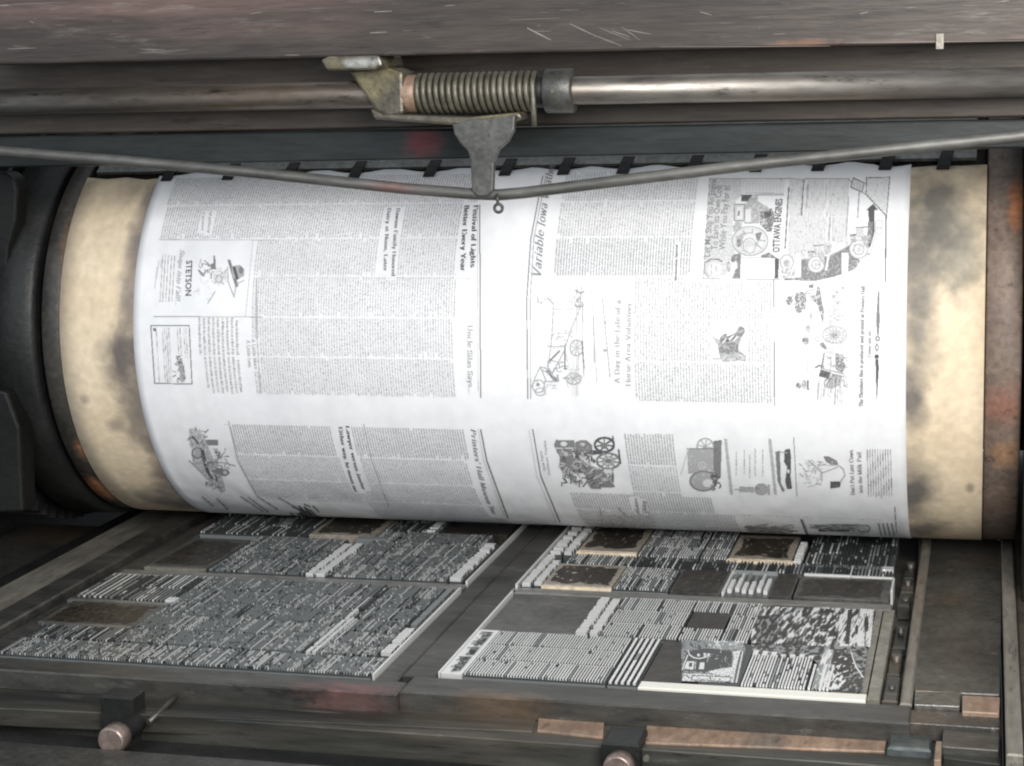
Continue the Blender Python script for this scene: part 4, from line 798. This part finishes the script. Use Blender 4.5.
# BACK RIGHT PAGE
t=thing('type_page','back right page of metal type, with pink-edged picture blocks, half under the cylinder','type page',(-.53,3.31,BZ),GR)
mb=MB(); mb.bbox(-.892,-.160,3.272,3.308,BZ+.003,-.005,.002); block(t,'spacing_bar',mb,rowbar)
mb=MB(); bigtype(mb,-.888,-.868,3.32,3.55,0,.001); block(t,'headline_type',mb,TY,'bright jumble of headline type')
mb=MB(); bigtype(mb,-.865,-.848,3.33,3.50,0,.001); block(t,'headline_type',mb,TY,'bright jumble of headline type')
mb=MB(); bigtype(mb,-.888,-.862,3.56,3.80,0,.002); block(t,'headline_type',mb,TY,'bright jumble of headline type')
mb=MB(); bigtype(mb,-.858,-.838,3.56,3.80,0,.002); block(t,'headline_type',mb,TY,'bright jumble of headline type')
mb=MB(); mb.box(-.898,-.8935,3.31,3.9,BZ+.004,.0005,0); block(t,'spacing_rule',mb,TY)
cut(t,-.845,-.705,3.322,3.478,'inked picture block with a pinkish border',[(.04,.25),(.25,.12),(.6,.1),(.92,.16),(.86,.5),(.75,.62),(.72,.9),(.35,.93),(.1,.8)],0,cutgrey,spk=14)
mb=MB(); mb.box(-.846,-.704,3.314,3.3215,BZ+.004,-.002,0); block(t,'edge_bar',mb,[cream])
mb=MB(); slugs(mb,-.702,-.592,3.318,3.478,.0052,None,.55,.04,0,.5,(.003,.008),.8); block(t,'text_block',mb,TY)
mb=MB(); slugs(mb,-.835,-.70,3.482,3.56,.006,None,.55,.04,0,.5,(.003,.008),.8); block(t,'text_block',mb,TY)
mb=MB(); slugs(mb,-.698,-.57,3.562,3.80,.0052,None,.55,.04,0,.5,(.003,.008),.8); block(t,'text_block',mb,TY)
cut(t,-.832,-.704,3.585,3.80,'back inked picture block with a cream front edge',[(.12,.12),(.9,.08),(.95,.3),(.82,.6),(.9,.9),(.3,.93),(.2,.5),(.1,.3)],0,cutgrey,spk=20)
mb=MB(); mb.box(-.833,-.703,3.572,3.584,BZ+.004,-.001,0); block(t,'edge_bar',mb,[cream])
mb=MB(); mb.box(-.510,-.372,3.553,3.568,BZ+.004,-.001,0); block(t,'edge_bar',mb,[cream])
mb=MB(); slugs(mb,-.698,-.17,3.482,3.552,.007,[(3.484,3.55)],.10,.65,0,.45); block(t,'text_block',mb,TY,'row of mostly inked black type')
cut(t,-.588,-.488,3.320,3.478,'dull grey picture block',[(.1,.1),(.92,.1),(.92,.9),(.1,.9)],-.002,furn,spk=6)
mb=MB(); mb.box(-.484,-.395,3.318,3.478,BZ+.003,-.007,3)
for k in range(6):
    x=-.478+k*.014; mb.box(x,x+.008,3.335+U(0,.02),3.335+.06+U(0,.03),-.007,.001,0); mb.box(x+.002,x+.006,3.40,3.44+U(0,.03),-.007,0,random.choice((0,1)))
mb.box(-.486,-.482,3.318,3.478,-.008,.001,0); mb.box(-.484,-.395,3.474,3.478,-.008,.001,1); block(t,'headline_type',mb,TY,'short row of bright blocky letters')
cut(t,-.393,-.352,3.320,3.478,'narrow dark block',[(.08,.1),(.92,.1),(.92,.9),(.08,.9)],-.002,furn)
cut(t,-.348,-.168,3.320,3.470,'wide dull block with a bright back edge',[(.04,.2),(.45,.15),(.7,.2),(.96,.15),(.96,.85),(.5,.8),(.04,.85)],-.002,furn,spk=30)
mb=MB(); mb.box(-.342,-.25,3.4715,3.479,BZ+.004,.0005,0); block(t,'edge_bar',mb,[TB,TM])
mb=MB(); mb.box(-.249,-.166,3.4715,3.479,BZ+.004,-.0005,0); block(t,'edge_bar',mb,[TB,TM])
mb=MB(); mb.box(-.168,-.164,3.39,3.47,BZ+.004,.0,0); block(t,'edge_bar',mb,[TB,TM])
cut(t,-.508,-.378,3.5685,3.76,'back picture block by the cylinder with a cream front edge',[(.05,.3),(.2,.12),(.9,.1),(.93,.5),(.85,.9),(.3,.93),(.18,.7)],0,cutgrey,spk=16)
mb=MB(); slugs(mb,-.566,-.512,3.562,3.80,.0052,None,.55,.04,0,.5,(.003,.008),.8); block(t,'text_block',mb,TY)
mb=MB(); bigtype(mb,-.374,-.356,3.56,3.72,0,.002); block(t,'headline_type',mb,TY)
mb=MB(); slugs(mb,-.350,-.170,3.562,3.80,.0068,None,.04,.8,0,.5); block(t,'text_block',mb,TY,'wide block of inky black type')
mb=MB(); mb.box(-.192,-.170,3.525,3.548,-.006,.001,0); block(t,'spacing_rule',mb,TY)
# FRONT LEFT PAGE
t=thing('type_page','front left page of metal type, long and grey, its nearest corner at the left edge','type page',(-1.36,2.76,BZ),GR)
mb=MB(); slugs(mb,-1.720,-1.005,2.742,2.835,.0052,None,.35,.05,0,.5,(.002,.008),.6); block(t,'text_block',mb,TY,'bright front row of type lines')
mb=MB(); slugs(mb,-1.540,-1.165,2.838,3.272,.0050,None,.13,.08,0,.5,(.002,.006),.62); block(t,'text_block',mb,TY)
mb=MB(); slugs(mb,-1.140,-1.03,2.838,2.97,.0056,None,.3,.1,0,.5,(.002,.0065),.5); block(t,'text_block',mb,TY)
mb=MB(); slugs(mb,-1.140,-1.03,2.973,3.272,.0050,None,.07,.14,0,.5,(.002,.006),.62); block(t,'text_block',mb,TY)
mb=MB(); bigtype(mb,-1.162,-1.152,2.84,3.10,0,.001); block(t,'headline_type',mb,TY)
mb=MB(); bigtype(mb,-1.15,-1.141,2.84,3.05,0,.001); block(t,'headline_type',mb,TY)
mb=MB(); slugs(mb,-1.163,-1.141,3.10,3.272,.0058,None,.2,.35,0,.5); block(t,'text_block',mb,TY)
mb=MB(); bigtype(mb,-1.028,-1.006,2.86,3.00,0,.001); block(t,'headline_type',mb,TY)
mb=MB(); bigtype(mb,-1.024,-1.010,3.02,3.26,1,.001); block(t,'headline_type',mb,TY)
mb=MB(); mb.box(-1.003,-.999,2.745,3.27,BZ+.004,.0005,0); block(t,'spacing_rule',mb,TY)
cut(t,-1.745,-1.545,2.93,3.07,'worn picture block with a brown plate',[(.05,.2),(.9,.15),(.94,.4),(.9,.85),(.3,.8),(.1,.9)],-.002,furn,spk=10)
mb=MB(); mb.box(-1.73,-1.545,2.918,2.929,BZ+.004,-.001,0); block(t,'edge_bar',mb,[rowbar])
mb=MB(); mb.box(-1.76,-1.545,3.072,3.086,BZ+.004,-.002,0); block(t,'edge_bar',mb,[rowbar])
mb=MB(); slugs(mb,-1.72,-1.545,2.838,2.916,.0062,None,.15,.45,0,.5); block(t,'text_block',mb,TY)
mb=MB(); slugs(mb,-1.655,-1.545,3.09,3.272,.0085,None,.25,.25,0,.5); block(t,'text_block',mb,TY)
mb=MB(); slugs(mb,-1.755,-1.66,3.09,3.272,.012,[(3.10,3.26)],.2,.45,0,.45); block(t,'text_block',mb,TY)
mb=MB(); mb.box(-1.555,-1.535,3.09,3.11,-.006,.002,0); block(t,'spacing_rule',mb,TY)
# BACK LEFT PAGE
t=thing('type_page','back left page of metal type, dark and inky, running under the cylinder','type page',(-1.36,3.31,BZ),GR)
mb=MB(); mb.bbox(-1.755,-1.0,3.275,3.311,BZ+.003,-.005,.002); block(t,'spacing_bar',mb,rowbar)
cut(t,-1.71,-1.572,3.325,3.56,'inked picture block with a pale front edge',[(.12,.1),(.85,.14),(.8,.5),(.95,.8),(.8,.93),(.45,.8),(.1,.85),(.05,.5)],0,furn)
mb=MB(); mb.box(-1.712,-1.572,3.315,3.324,BZ+.004,-.001,0); block(t,'edge_bar',mb,[olive])
mb=MB(); slugs(mb,-1.566,-1.354,3.315,3.60,.0050,None,.12,.10,0,.5,(.002,.006),.62); block(t,'text_block',mb,TY)
mb=MB(); slugs(mb,-1.30,-1.045,3.315,3.68,.0050,None,.2,.08,0,.5,(.002,.006),.62); block(t,'text_block',mb,TY)
mb=MB(); bigtype(mb,-1.351,-1.330,3.32,3.58,0,.001); block(t,'headline_type',mb,TY,'white headline letters beside the gutter')
mb=MB(); bigtype(mb,-1.327,-1.306,3.32,3.57,0,.001); block(t,'headline_type',mb,TY,'white headline letters beside the gutter')
mb=MB(); mb.box(-1.34,-1.27,3.60,3.62,BZ+.004,.001,1); block(t,'spacing_rule',mb,TY)
mb=MB(); bigtype(mb,-1.042,-1.016,3.33,3.62,0,.002); block(t,'headline_type',mb,TY,'white headline letters beside the gutter')
mb=MB(); mb.box(-1.003,-.999,3.315,3.9,BZ+.004,.0005,0); block(t,'spacing_rule',mb,TY)
cut(t,-1.46,-1.31,3.625,3.85,'inked picture block tucked under the cylinder',None,0,cutgrey,spk=24)
mb=MB(); slugs(mb,-1.72,-1.47,3.61,3.85,.0062,None,.15,.65,0,.45); block(t,'text_block',mb,TY,'dark inky type close to the cylinder')
mb=MB(); slugs(mb,-1.30,-1.175,3.685,3.85,.0058,None,.2,.45,0,.5); block(t,'text_block',mb,TY,'dark inky type close to the cylinder')
mb=MB(); bigtype(mb,-1.205,-1.18,3.69,3.85,0,.002); block(t,'headline_type',mb,TY)
mb=MB(); mb.bbox(-1.170,-1.02,3.70,3.85,BZ+.003,-.004,.001); block(t,'inked_block',mb,[cutdark],'solid black block under the cylinder')
# ================================================================= FRONT CLAMPS
def knob(label,c,rad,L,z,blk):
    x,y=bed(c,z); t=thing('clamp_screw',label,'clamp',(x,y+L,z-.08),'clamp screws on the front of the bed')
    mb=MB(); mb.tube([(x,y,z),(x,y+.004,z),(x,y+.03,z)],[rad*.86,rad,rad],28); mb.build('screw_head',knm,t)
    nt_=22; mb=MB(); mb.tube([(x,y+.0305+(L-.0305)*k/(nt_*2),z) for k in range(nt_*2+1)],[rad*(.80 if k%2 else .70) for k in range(nt_*2+1)],24); mb.build('screw_shank',dark,t)
    (a,b,cz,d,e,f)=blk; mb=MB(); mb.bbox(x+a,x+b,y+cz,y+d,z+e,z+f,.004); mb.build('clamp_block',dark,t)
    return t,x,y
knm=mat('worn_screw_head',(.20,.15,.13),(.32,.25,.22),.4,.6,50,bump=.25)
t,x,y=knob('round clamp screw with a brownish worn head, at the lower left',(110,742),.0240,.11,-.055,(-.054,.006,.075,.12,-.05,.050))
mb=MB(); mb.tube([(x+.035,y+.07,-.045),(x+.045,y+.16,-.03)],.005,8); mb.build('pin',grime,t)
t,x,y=knob('clamp screw under a squared black block, cut by the bottom edge of the photo',(617,771),.024,.07,-.06,(-.030,.030,.028,.10,-.05,.034))
mb=MB(); mb.tube([(x+.042,y+.02,-.045),(x+.042,y+.026,-.045)],.005,10); mb.build('pin',springm,t)
x,y=bed((909,762),-.05); mb=MB(); mb.bbox(x-.033,x+.033,y,y+.06,-.12,-.028,.004); o=mb.build('stop_lug',mat('blue_grey_lug',(.05,.06,.062),(.11,.125,.125),.4,.5,20,bump=.25)); tag(o,'squared blue-grey iron lug at the lower right edge of the bed','lug')
# ================================================================= OVERHEAD BEAM, SHAFT, BRACKET, ROD
Y0=3.12
a=ypl((-60,66),Y0); b=ypl((1090,40),Y0)
bmT=thing('overhead_beam','heavy scratched brown-grey iron beam crossing the top of the photo','beam',(-.95,Y0,1.05))
mb=MB(); mb.prism([a,b,(b[0],b[1]+.5),(a[0],a[1]+.5)],Y0,Y0+.09); mb.build('beam_face',beamm,bmT,.004)
mb=MB()
def scratch(p,q,w,Y,mb=mb):
    a=Vector((ypl(p,Y)[0],Y-.0006,ypl(p,Y)[1])); b=Vector((ypl(q,Y)[0],Y-.0006,ypl(q,Y)[1])); d=(b-a).normalized(); n=Vector((-d.z,0,d.x))*w*.3
    mb.quad(a-n,b-n,b,b+n*.6) ; mb.quad(a-n*.3,b-n*.2,b+n,a+n)
for p,q,w in [((0,5),(70,2),.0018),((0,6),(12,5),.004),((112,4),(128,3),.003),((8,49),(36,48),.002),((527,28),(551,40),.004),((570,24),(596,36),.0026),((596,36),(622,46),.002),((612,31),(630,37),.002),((628,30),(650,34),.002),((374,12),(392,11),.003),((370,33),(387,32),.003),((140,49),(165,50),.0015),((445,6),(455,5),.002),((622,27),(640,40),.0015),((700,12),(712,15),.002),((860,14),(868,12),.002),((600,28),(630,40),.0015),((250,14),(262,12),.002),((30,21),(34,23),.003),((510,20),(560,18),.001),((845,43),(1024,40.6),.0016),((300,55),(285,55),.002),((660,47),(830,46),.0012)]: scratch(p,q,w,Y0)
for k in range(34):
    x=U(0,1020); y=U(-4,40); l=U(2,22); scratch((x,y),(x+l,y-U(-.5,1)),U(.0005,.0012),Y0)
mb.build('scratch',scr,bmT)
mb=MB(); x,z=ypl((940,41),Y0); mb.box(x-.006,x+.006,Y0-.006,Y0-.0005,z-.013,z+.012); mb.build('tab',railm,bmT)
Y1=3.30
def rail(name,mt,p0,p1,q0,q1,Y,th,label,cat):
    a,b=ypl(p0,Y),ypl(p1,Y); c,d=ypl(q0,Y),ypl(q1,Y); mb=MB(); mb.prism([a,b,d,c],Y,Y+th); o=mb.build(name,mt,None,.004); tag(o,label,cat); return o
rail('rear_plate',brown,(-60,136),(1090,116),(-60,56),(1090,30),Y1,.05,'brown iron plate behind the polished shaft','plate')
rail('guard_bar',darkb,(-60,169),(1090,147),(-60,137.5),(1090,118),Y1-.012,.03,'flat blue-black bar with a red smear, above the paper','bar')
# shaft
Ys=3.20
sa=ypl((-60,103),Ys); sb=ypl((1100,80.5),Ys)
def sx(px,py=90): return ypl((px,py),Ys)[0]
def sz(x): return sa[1]+(sb[1]-sa[1])*(x-sa[0])/(sb[0]-sa[0])
sh=thing('cross_shaft','worn steel shaft crossing under the beam, carrying a coil spring','shaft',(-.9,Ys,.98))
rs_=.0255
mb=MB(); mb.tube([(sa[0],Ys,sa[1]),(sb[0],Ys,sb[1])],rs_,40); mb.build('shaft',shaftm,sh)
def ring(x0,x1,rad,mt,name,n=36,ch=.003):
    mb=MB(); mb.tube([(x0,Ys,sz(x0)),(x0+ch,Ys,sz(x0)),(x1-ch,Ys,sz(x1)),(x1,Ys,sz(x1))],[rad-ch,rad,rad,rad-ch],n); return mb.build(name,mt,sh)
ring(sx(397),sx(419),.035,copper,'sleeve'); ring(sx(534),sx(547),.030,dark,'sleeve')
col=ring(sx(546),sx(575),.0405,hang,'collar')
mb=MB(); x=sx(558); mb.tube([(x,Ys-.0385,sz(x)+.0),(x,Ys-.0435,sz(x))],.0042,12); mb.build('screw',springm,col)
mb=MB(); pts=[]; x0,x1=sx(419),sx(537); turns=18.5; n=int(turns*22)
for k in range(n+1):
    a_=2*math.pi*turns*k/n; x=x0+(x1-x0)*k/n; pts.append((x,Ys+.0335*math.cos(a_),sz(x)+.0335*math.sin(a_)))
xe=pts[-1][0]; pts+=[(xe+.001,Ys-.034,sz(xe)-.02),(xe+.002,Ys-.036,sz(xe)-.062)]
mb.tube(pts,.0051,8); mb.build('coil_spring',springm,sh)
# bracket
br=thing('hanger_bracket','oily cast bracket under the beam, its grey arm hanging down to the bent rod','bracket',(ypl((440,120),3.15)[0],3.15,.9))
Yb=3.15
P=lambda pts,Y=Yb:[ypl(p,Y) for p in pts]
mb=MB(); mb.prism(P([(326,60),(334,56),(384,55),(388,66),(380,70),(332,70)]),Yb-.03,Yb+.10); mb.build('mounting_pad',cast,br,.004)
mb=MB(); mb.prism(P([(345,70),(382,66),(400,72),(401,114),(384,119),(374,112),(358,90)]),Yb+.015,Yb+.10); mb.build('casting_web',cast,br,.006)
mb=MB(); mb.prism(P([(372,108),(384,114),(470,117),(520,112),(524,118),(500,126),(462,125),(376,119)]),Yb-.012,Yb+.06); mb.build('casting_foot',cast,br,.004)
mb=MB(); mb.prism(P([(457,124),(470,120),(519,115),(518,130),(512,141),(503,149),(498,162),(497,190),(492,195),(482,195),(476,190),(475,160),(472,150),(465,143),(459,134)]),Yb-.03,Yb-.014); mb.build('hanging_arm',hang,br,.0025)
mb=MB()
# bent rod
Yr=3.12
rp=[(-70,144.5),(0,152),(120,161),(250,173),(400,189),(470,194.5),(497,195.5),(520,193.5),(600,183.5),(760,164),(900,149),(1024,136),(1100,129)]
pts=[(ypl(p,Yr)[0],Yr+(.015 if 470<p[0]<520 else .015),ypl(p,Yr)[1]) for p in rp]
rd=thing('bent_rod','thin grey rod bent in a shallow V, crossing in front of the paper top','rod',(pts[6][0],Yr,pts[6][2]-.03))
mb=MB(); mb.tube(pts,[.0105]*len(pts),16); mb.build('rod',mat('grey_rod',(.09,.09,.082),(.16,.155,.145),.5,.5,30,stretch=(.3,1,1),bump=.15,spots=[((ypl((390,188),Yr)[0],Yr,ypl((390,188),Yr)[1]),(.06,.1,.02),(.20,.09,.08),.5)]),rd)
x,z=ypl((499,208),Yr); mb=MB(); mb.tube([(x+.0075*math.cos(k*.5),Yr-.004,z+.0075*math.sin(k*.5)) for k in range(14)],.003,8); mb.tube([(x-.003,Yr,z+.026),(x-.001,Yr-.003,z+.006)],.0028,8); mb.build('wire_loop',grime,rd)
# ================================================================= SIDE FRAMES
sf=thing('side_frame','black cast side frame of the press, left of the cylinder','press frame',(-2.3,3.9,-1.))
mb=MB(); mb.box(-2.75,-2.32,3.2,5.2,-1.,1.9); mb.build('frame_wall',dark,sf,.01)
mb=MB(); mb.tube([(-2.10,D,ZC),(-2.075,D,ZC),(-1.985,D,ZC),(-1.975,D,ZC)],[R-.02,R+.01,R+.01,R-.005],96); mb.build('end_wheel',dark,sf)
mb=MB(); n=72; 
for k in range(n):
    a_=2*math.pi*k/n; c,s_=math.cos(a_),math.sin(a_); w=.012; rr0,rr1=R+.005,R+.03
    T=Vector((0,-s_,c)); Rr=Vector((0,c,s_)); o_=Vector((0,D,ZC))
    v=[]
    for xx in (-2.22,-2.12):
        for rr,ww in ((rr0,w),(rr1,w*.55)):
            for sg in (-1,1): q=o_+Rr*rr+T*ww*sg; v.append((xx,q.y,q.z))
    mb.add(v,[(0,1,3,2),(4,6,7,5),(2,3,7,6),(0,2,6,4),(1,5,7,3)],0)
mb.tube([(-2.23,D,ZC),(-2.11,D,ZC)],R+.006,96); mb.build('gear_ring',dark,sf)
def pp(pts,Y,th,name,mt,bev=.006,par=sf):
    mb=MB(); mb.prism(P(pts,Y),Y,Y+th); return mb.build(name,mt,par,bev)
slate=mat('slate_iron',(.006,.006,.0055),(.012,.012,.011),.5,.3,9,bump=.2)
pp([(-80,172),(6,172),(14,178),(17,190),(15,222),(8,250),(2,330),(-80,330)],3.42,.05,'guard_plate',slate)
pp([(-80,372),(6,392),(19,428),(23,512),(-80,516)],3.36,.06,'guard_plate',slate)
a=bed((0,560),-.05)
mb=MB(); mb.bbox(-2.6,-2.115,2.6,3.9,-.5,-.075,.006); mb.build('foot_ledge',grime,sf)
sf2=thing('side_frame','black frame upright past the right rim of the cylinder','press frame',(.2,3.9,-1.))
mb=MB(); mb.box(.076,.30,3.36,3.50,-.15,1.25); mb.box(.14,.3,3.5,4.9,-.9,1.2); mb.build('frame_wall',dark,sf2,.008)
mb=MB(); mb.box(.14,.4,2.2,3.35,-.9,-.03); mb.build('frame_foot',brown,sf2,.008)
# dark body of the press above and behind the cylinder
mb=MB(); mb.box(-2.3,.137,4.62,4.72,.02,1.6); mb.build('rear_panel',dark,sf)
mb=MB(); mb.box(-6,6,-4,9,-1.03,-1.0); o=mb.build('floor',mat('dark_floor',(.04,.04,.038),(.07,.068,.06),.7,0,3)); o['kind']='structure'
# ================================================================= LIGHT, WORLD, CAMERA
w=bpy.data.worlds.new('World'); bpy.context.scene.world=w; w.use_nodes=True
w.node_tree.nodes['Background'].inputs[0].default_value=(.86,.93,1.,1); w.node_tree.nodes['Background'].inputs[1].default_value=.50
def area(name,loc,target,size,power,col):
    l=bpy.data.lights.new(name,'AREA'); l.shape='RECTANGLE'; l.size=size[0]; l.size_y=size[1]; l.energy=power; l.color=col
    o=bpy.data.objects.new(name,l); C.objects.link(o); o.location=Vector(loc)*S
    o.rotation_euler=(Vector(target)*S-o.location).to_track_quat('-Z','Y').to_euler(); return o
area('doorway_light',(.62,.55,1.75),(-.45,3.5,.35),(.9,1.0),50,(1,.975,.94))
area('left_area_light',(-2.6,.4,2.0),(-1.1,3.6,.3),(1.2,1.2),9,(.82,.9,1))  # weak bluish area lamp, high on the left
cam=bpy.data.cameras.new('camera'); co=bpy.data.objects.new('camera',cam); C.objects.link(co)
cam.sensor_width=36; cam.lens=36*F/1024; cam.clip_start=.02; cam.clip_end=100
co.matrix_world=Matrix(((rt.x,up.x,-fw.x,0),(rt.y,up.y,-fw.y,0),(rt.z,up.z,-fw.z,1*S),(0,0,0,1)))
sc=bpy.context.scene; sc.camera=co; sc.cycles.filter_width=2.1
sc.view_settings.view_transform='Standard'; sc.view_settings.look='None'; sc.view_settings.exposure=.10; sc.view_settings.gamma=1
